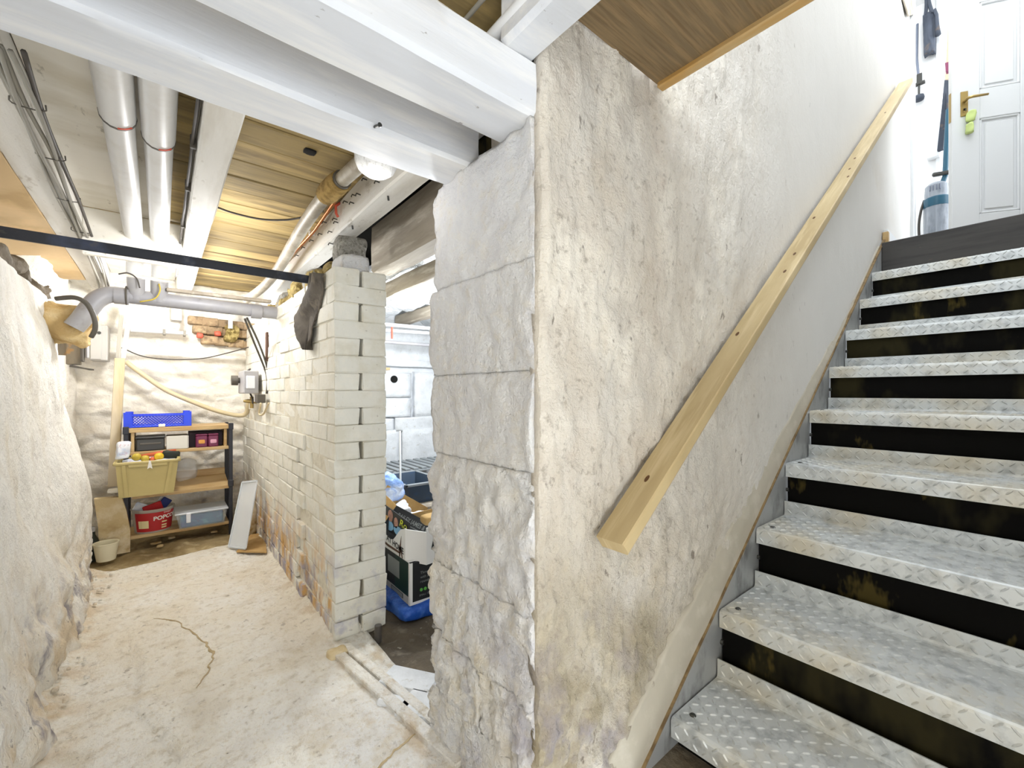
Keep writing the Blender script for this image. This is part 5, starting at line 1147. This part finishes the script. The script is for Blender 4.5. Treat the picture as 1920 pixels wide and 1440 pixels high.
# bag hanging on the hall wall
bp = on_x(1744, 60, 5.24)
sb = thing('shoulder_bag', 'dark charcoal bag hanging on the white hall wall left of the door', 'bag', bp)
def f_bag(a, b):
    L_ = on_x(1730+2*b, 30+74*b, 5.22); R_ = on_x(1754-1*b, 20+76*b, 5.22); p = L_.lerp(R_, a)
    p.x -= .05*math.sin(PI*a)*(.5+.5*math.sin(PI*min(1, b*1.1)))+.01*fbm((a*3, b*3, 0), 2, 3); return p
MB().slab(f_bag, 12, 18, (.06, 0, 0)).build('body', M['bagdark'], sb, smooth=1)
MB().tube([on_x(1735, 32, 5.22), on_x(1737, 8, 5.24), on_x(1736, -30, 5.28), on_x(1742, 5, 5.24), on_x(1748, 24, 5.22)], .013, 8, smooth=5).build('strap', M['bagdark'], sb, smooth=1)
MB().tube([on_x(1748, 24, 5.2), on_x(1752, 18, 5.2), on_x(1756, 28, 5.2), on_x(1757, 48, 5.2), on_x(1759, 66, 5.2)], [.012, .012, .012, .014, .02], 8).build('side_strap', M['bagdark'], sb, smooth=1)
MB().tube([on_x(1738, -20, 5.31), on_x(1738, -22, 5.24)], .008, 8).build('hook', M['brass'], sb)
# long tool with a round foot
tl_ = thing('hanging_tool', 'long thin tool with a round black foot hanging on the hall wall', 'tool', on_x(1722, 160, 5.25))
MB().tube([on_x(1720, 45, 5.25), on_x(1719, 110, 5.25), on_x(1722, 140, 5.25)], .009, 8).build('shaft', M['grey'], tl_, smooth=.8)
c = on_x(1724, 148, 5.25); MB().box(c-V((.014, .018, .05)), c+V((.014, .018, .045)), bev=.004).build('grip', M['charcoal'], tl_)
c = on_x(1723, 157, 5.25); MB().box(c-V((.02, .04, .012)), c+V((.02, .03, .008)), bev=.003).build('collar', M['charcoal'], tl_)
MB().tube([on_x(1723, 158, 5.25), on_x(1723, 178, 5.25)], .008, 8).build('neck', M['charcoal'], tl_, smooth=.8)
c = on_x(1723, 184, 5.25); MB().lathe([(.012, -.028), (.034, -.02), (.038, 0), (.034, .02), (.012, .028)], c, 14).build('foot', M['bagdark'], tl_, smooth=1)
# grey paper at the top of the plaster wall
a, b_ = on_y(1697, 0, YW), on_y(1713, 30, YW)
tag(MB().prism([on_y(1692, -10, YW-.01), on_y(1708, -10, YW-.012), on_y(1715, 26, YW-.02), on_y(1704, 30, YW-.02)], (0, .008, 0)).build('wall_paper_pad', M['greyjoist'], loc=b_), 'grey paper pad pinned high on the plaster wall by the hall', 'paper')
# bits seen through the gap by the door
a = on_x(1776, 20, 6.2)
MBs = [('coat_board', [(1779, 30), (1796, 24), (1794, 140), (1772, 150)], 'tan', 5.45, 'tan board glimpsed in the bright gap left of the door', 'board'),
       ('plum_cloth', [(1772, 118), (1790, 112), (1789, 130), (1773, 134)], 'pink', 5.25, 'plum cloth hanging in the bright gap left of the door', 'cloth'),
       ('dark_strap', [(1771, 150), (1780, 150), (1768, 278), (1757, 282)], 'bagdark', 5.2, 'long dark strap hanging in the gap left of the door', 'strap'),
       ('dark_jacket', [(1774, 168), (1796, 160), (1794, 205), (1776, 210)], 'bagdark', 5.15, 'dark jacket end in the gap behind the door edge', 'coat')]
for nm, pp, m, X_, lab, cat in MBs:
    tag(MB().prism([on_x(u, v, X_) for u, v in pp], (.05, 0, 0)).build(nm, M[m], loc=on_x(*pp[0], X_)), lab, cat)
p = on_x(1737, 293, 5.27); tag(MB().box((5.23, on_x(1762, 290, 5.25).y, on_x(1750, 296, 5.25).z), (5.30, on_x(1738, 290, 5.25).y, on_x(1750, 289, 5.25).z), bev=.004).build('wall_ledge', M['doorpaint'], loc=p), 'small white ledge on the hall wall above the vacuum', 'ledge')
# lime key tag on the door handle
kp = hb+V((0, 0, -.055))+DN*.02
kt = thing('key_tag', 'lime green key tag hanging from the brass door handle', 'key tag', kp)
mb = MB(); mb.tube([kp+DN*-.012, kp, kp+V((0, 0, -.02))], .003, 6); mb.build('key', M['bolt'], kt)
c = kp+V((0, 0, -.06))+DX*.035; lump(MB(), c-V((.026, .022, .034)), c+V((.026, .022, .034)), .014, 4, 6, .6).build('tassel', M['lime'], kt, smooth=1)
c = kp+V((0, 0, -.145))+DX*.02; lump(MB(), c-V((.022, .02, .03)), c+V((.022, .02, .032)), .012, 9, 6, .7).build('charm', M['lime'], kt, smooth=1)
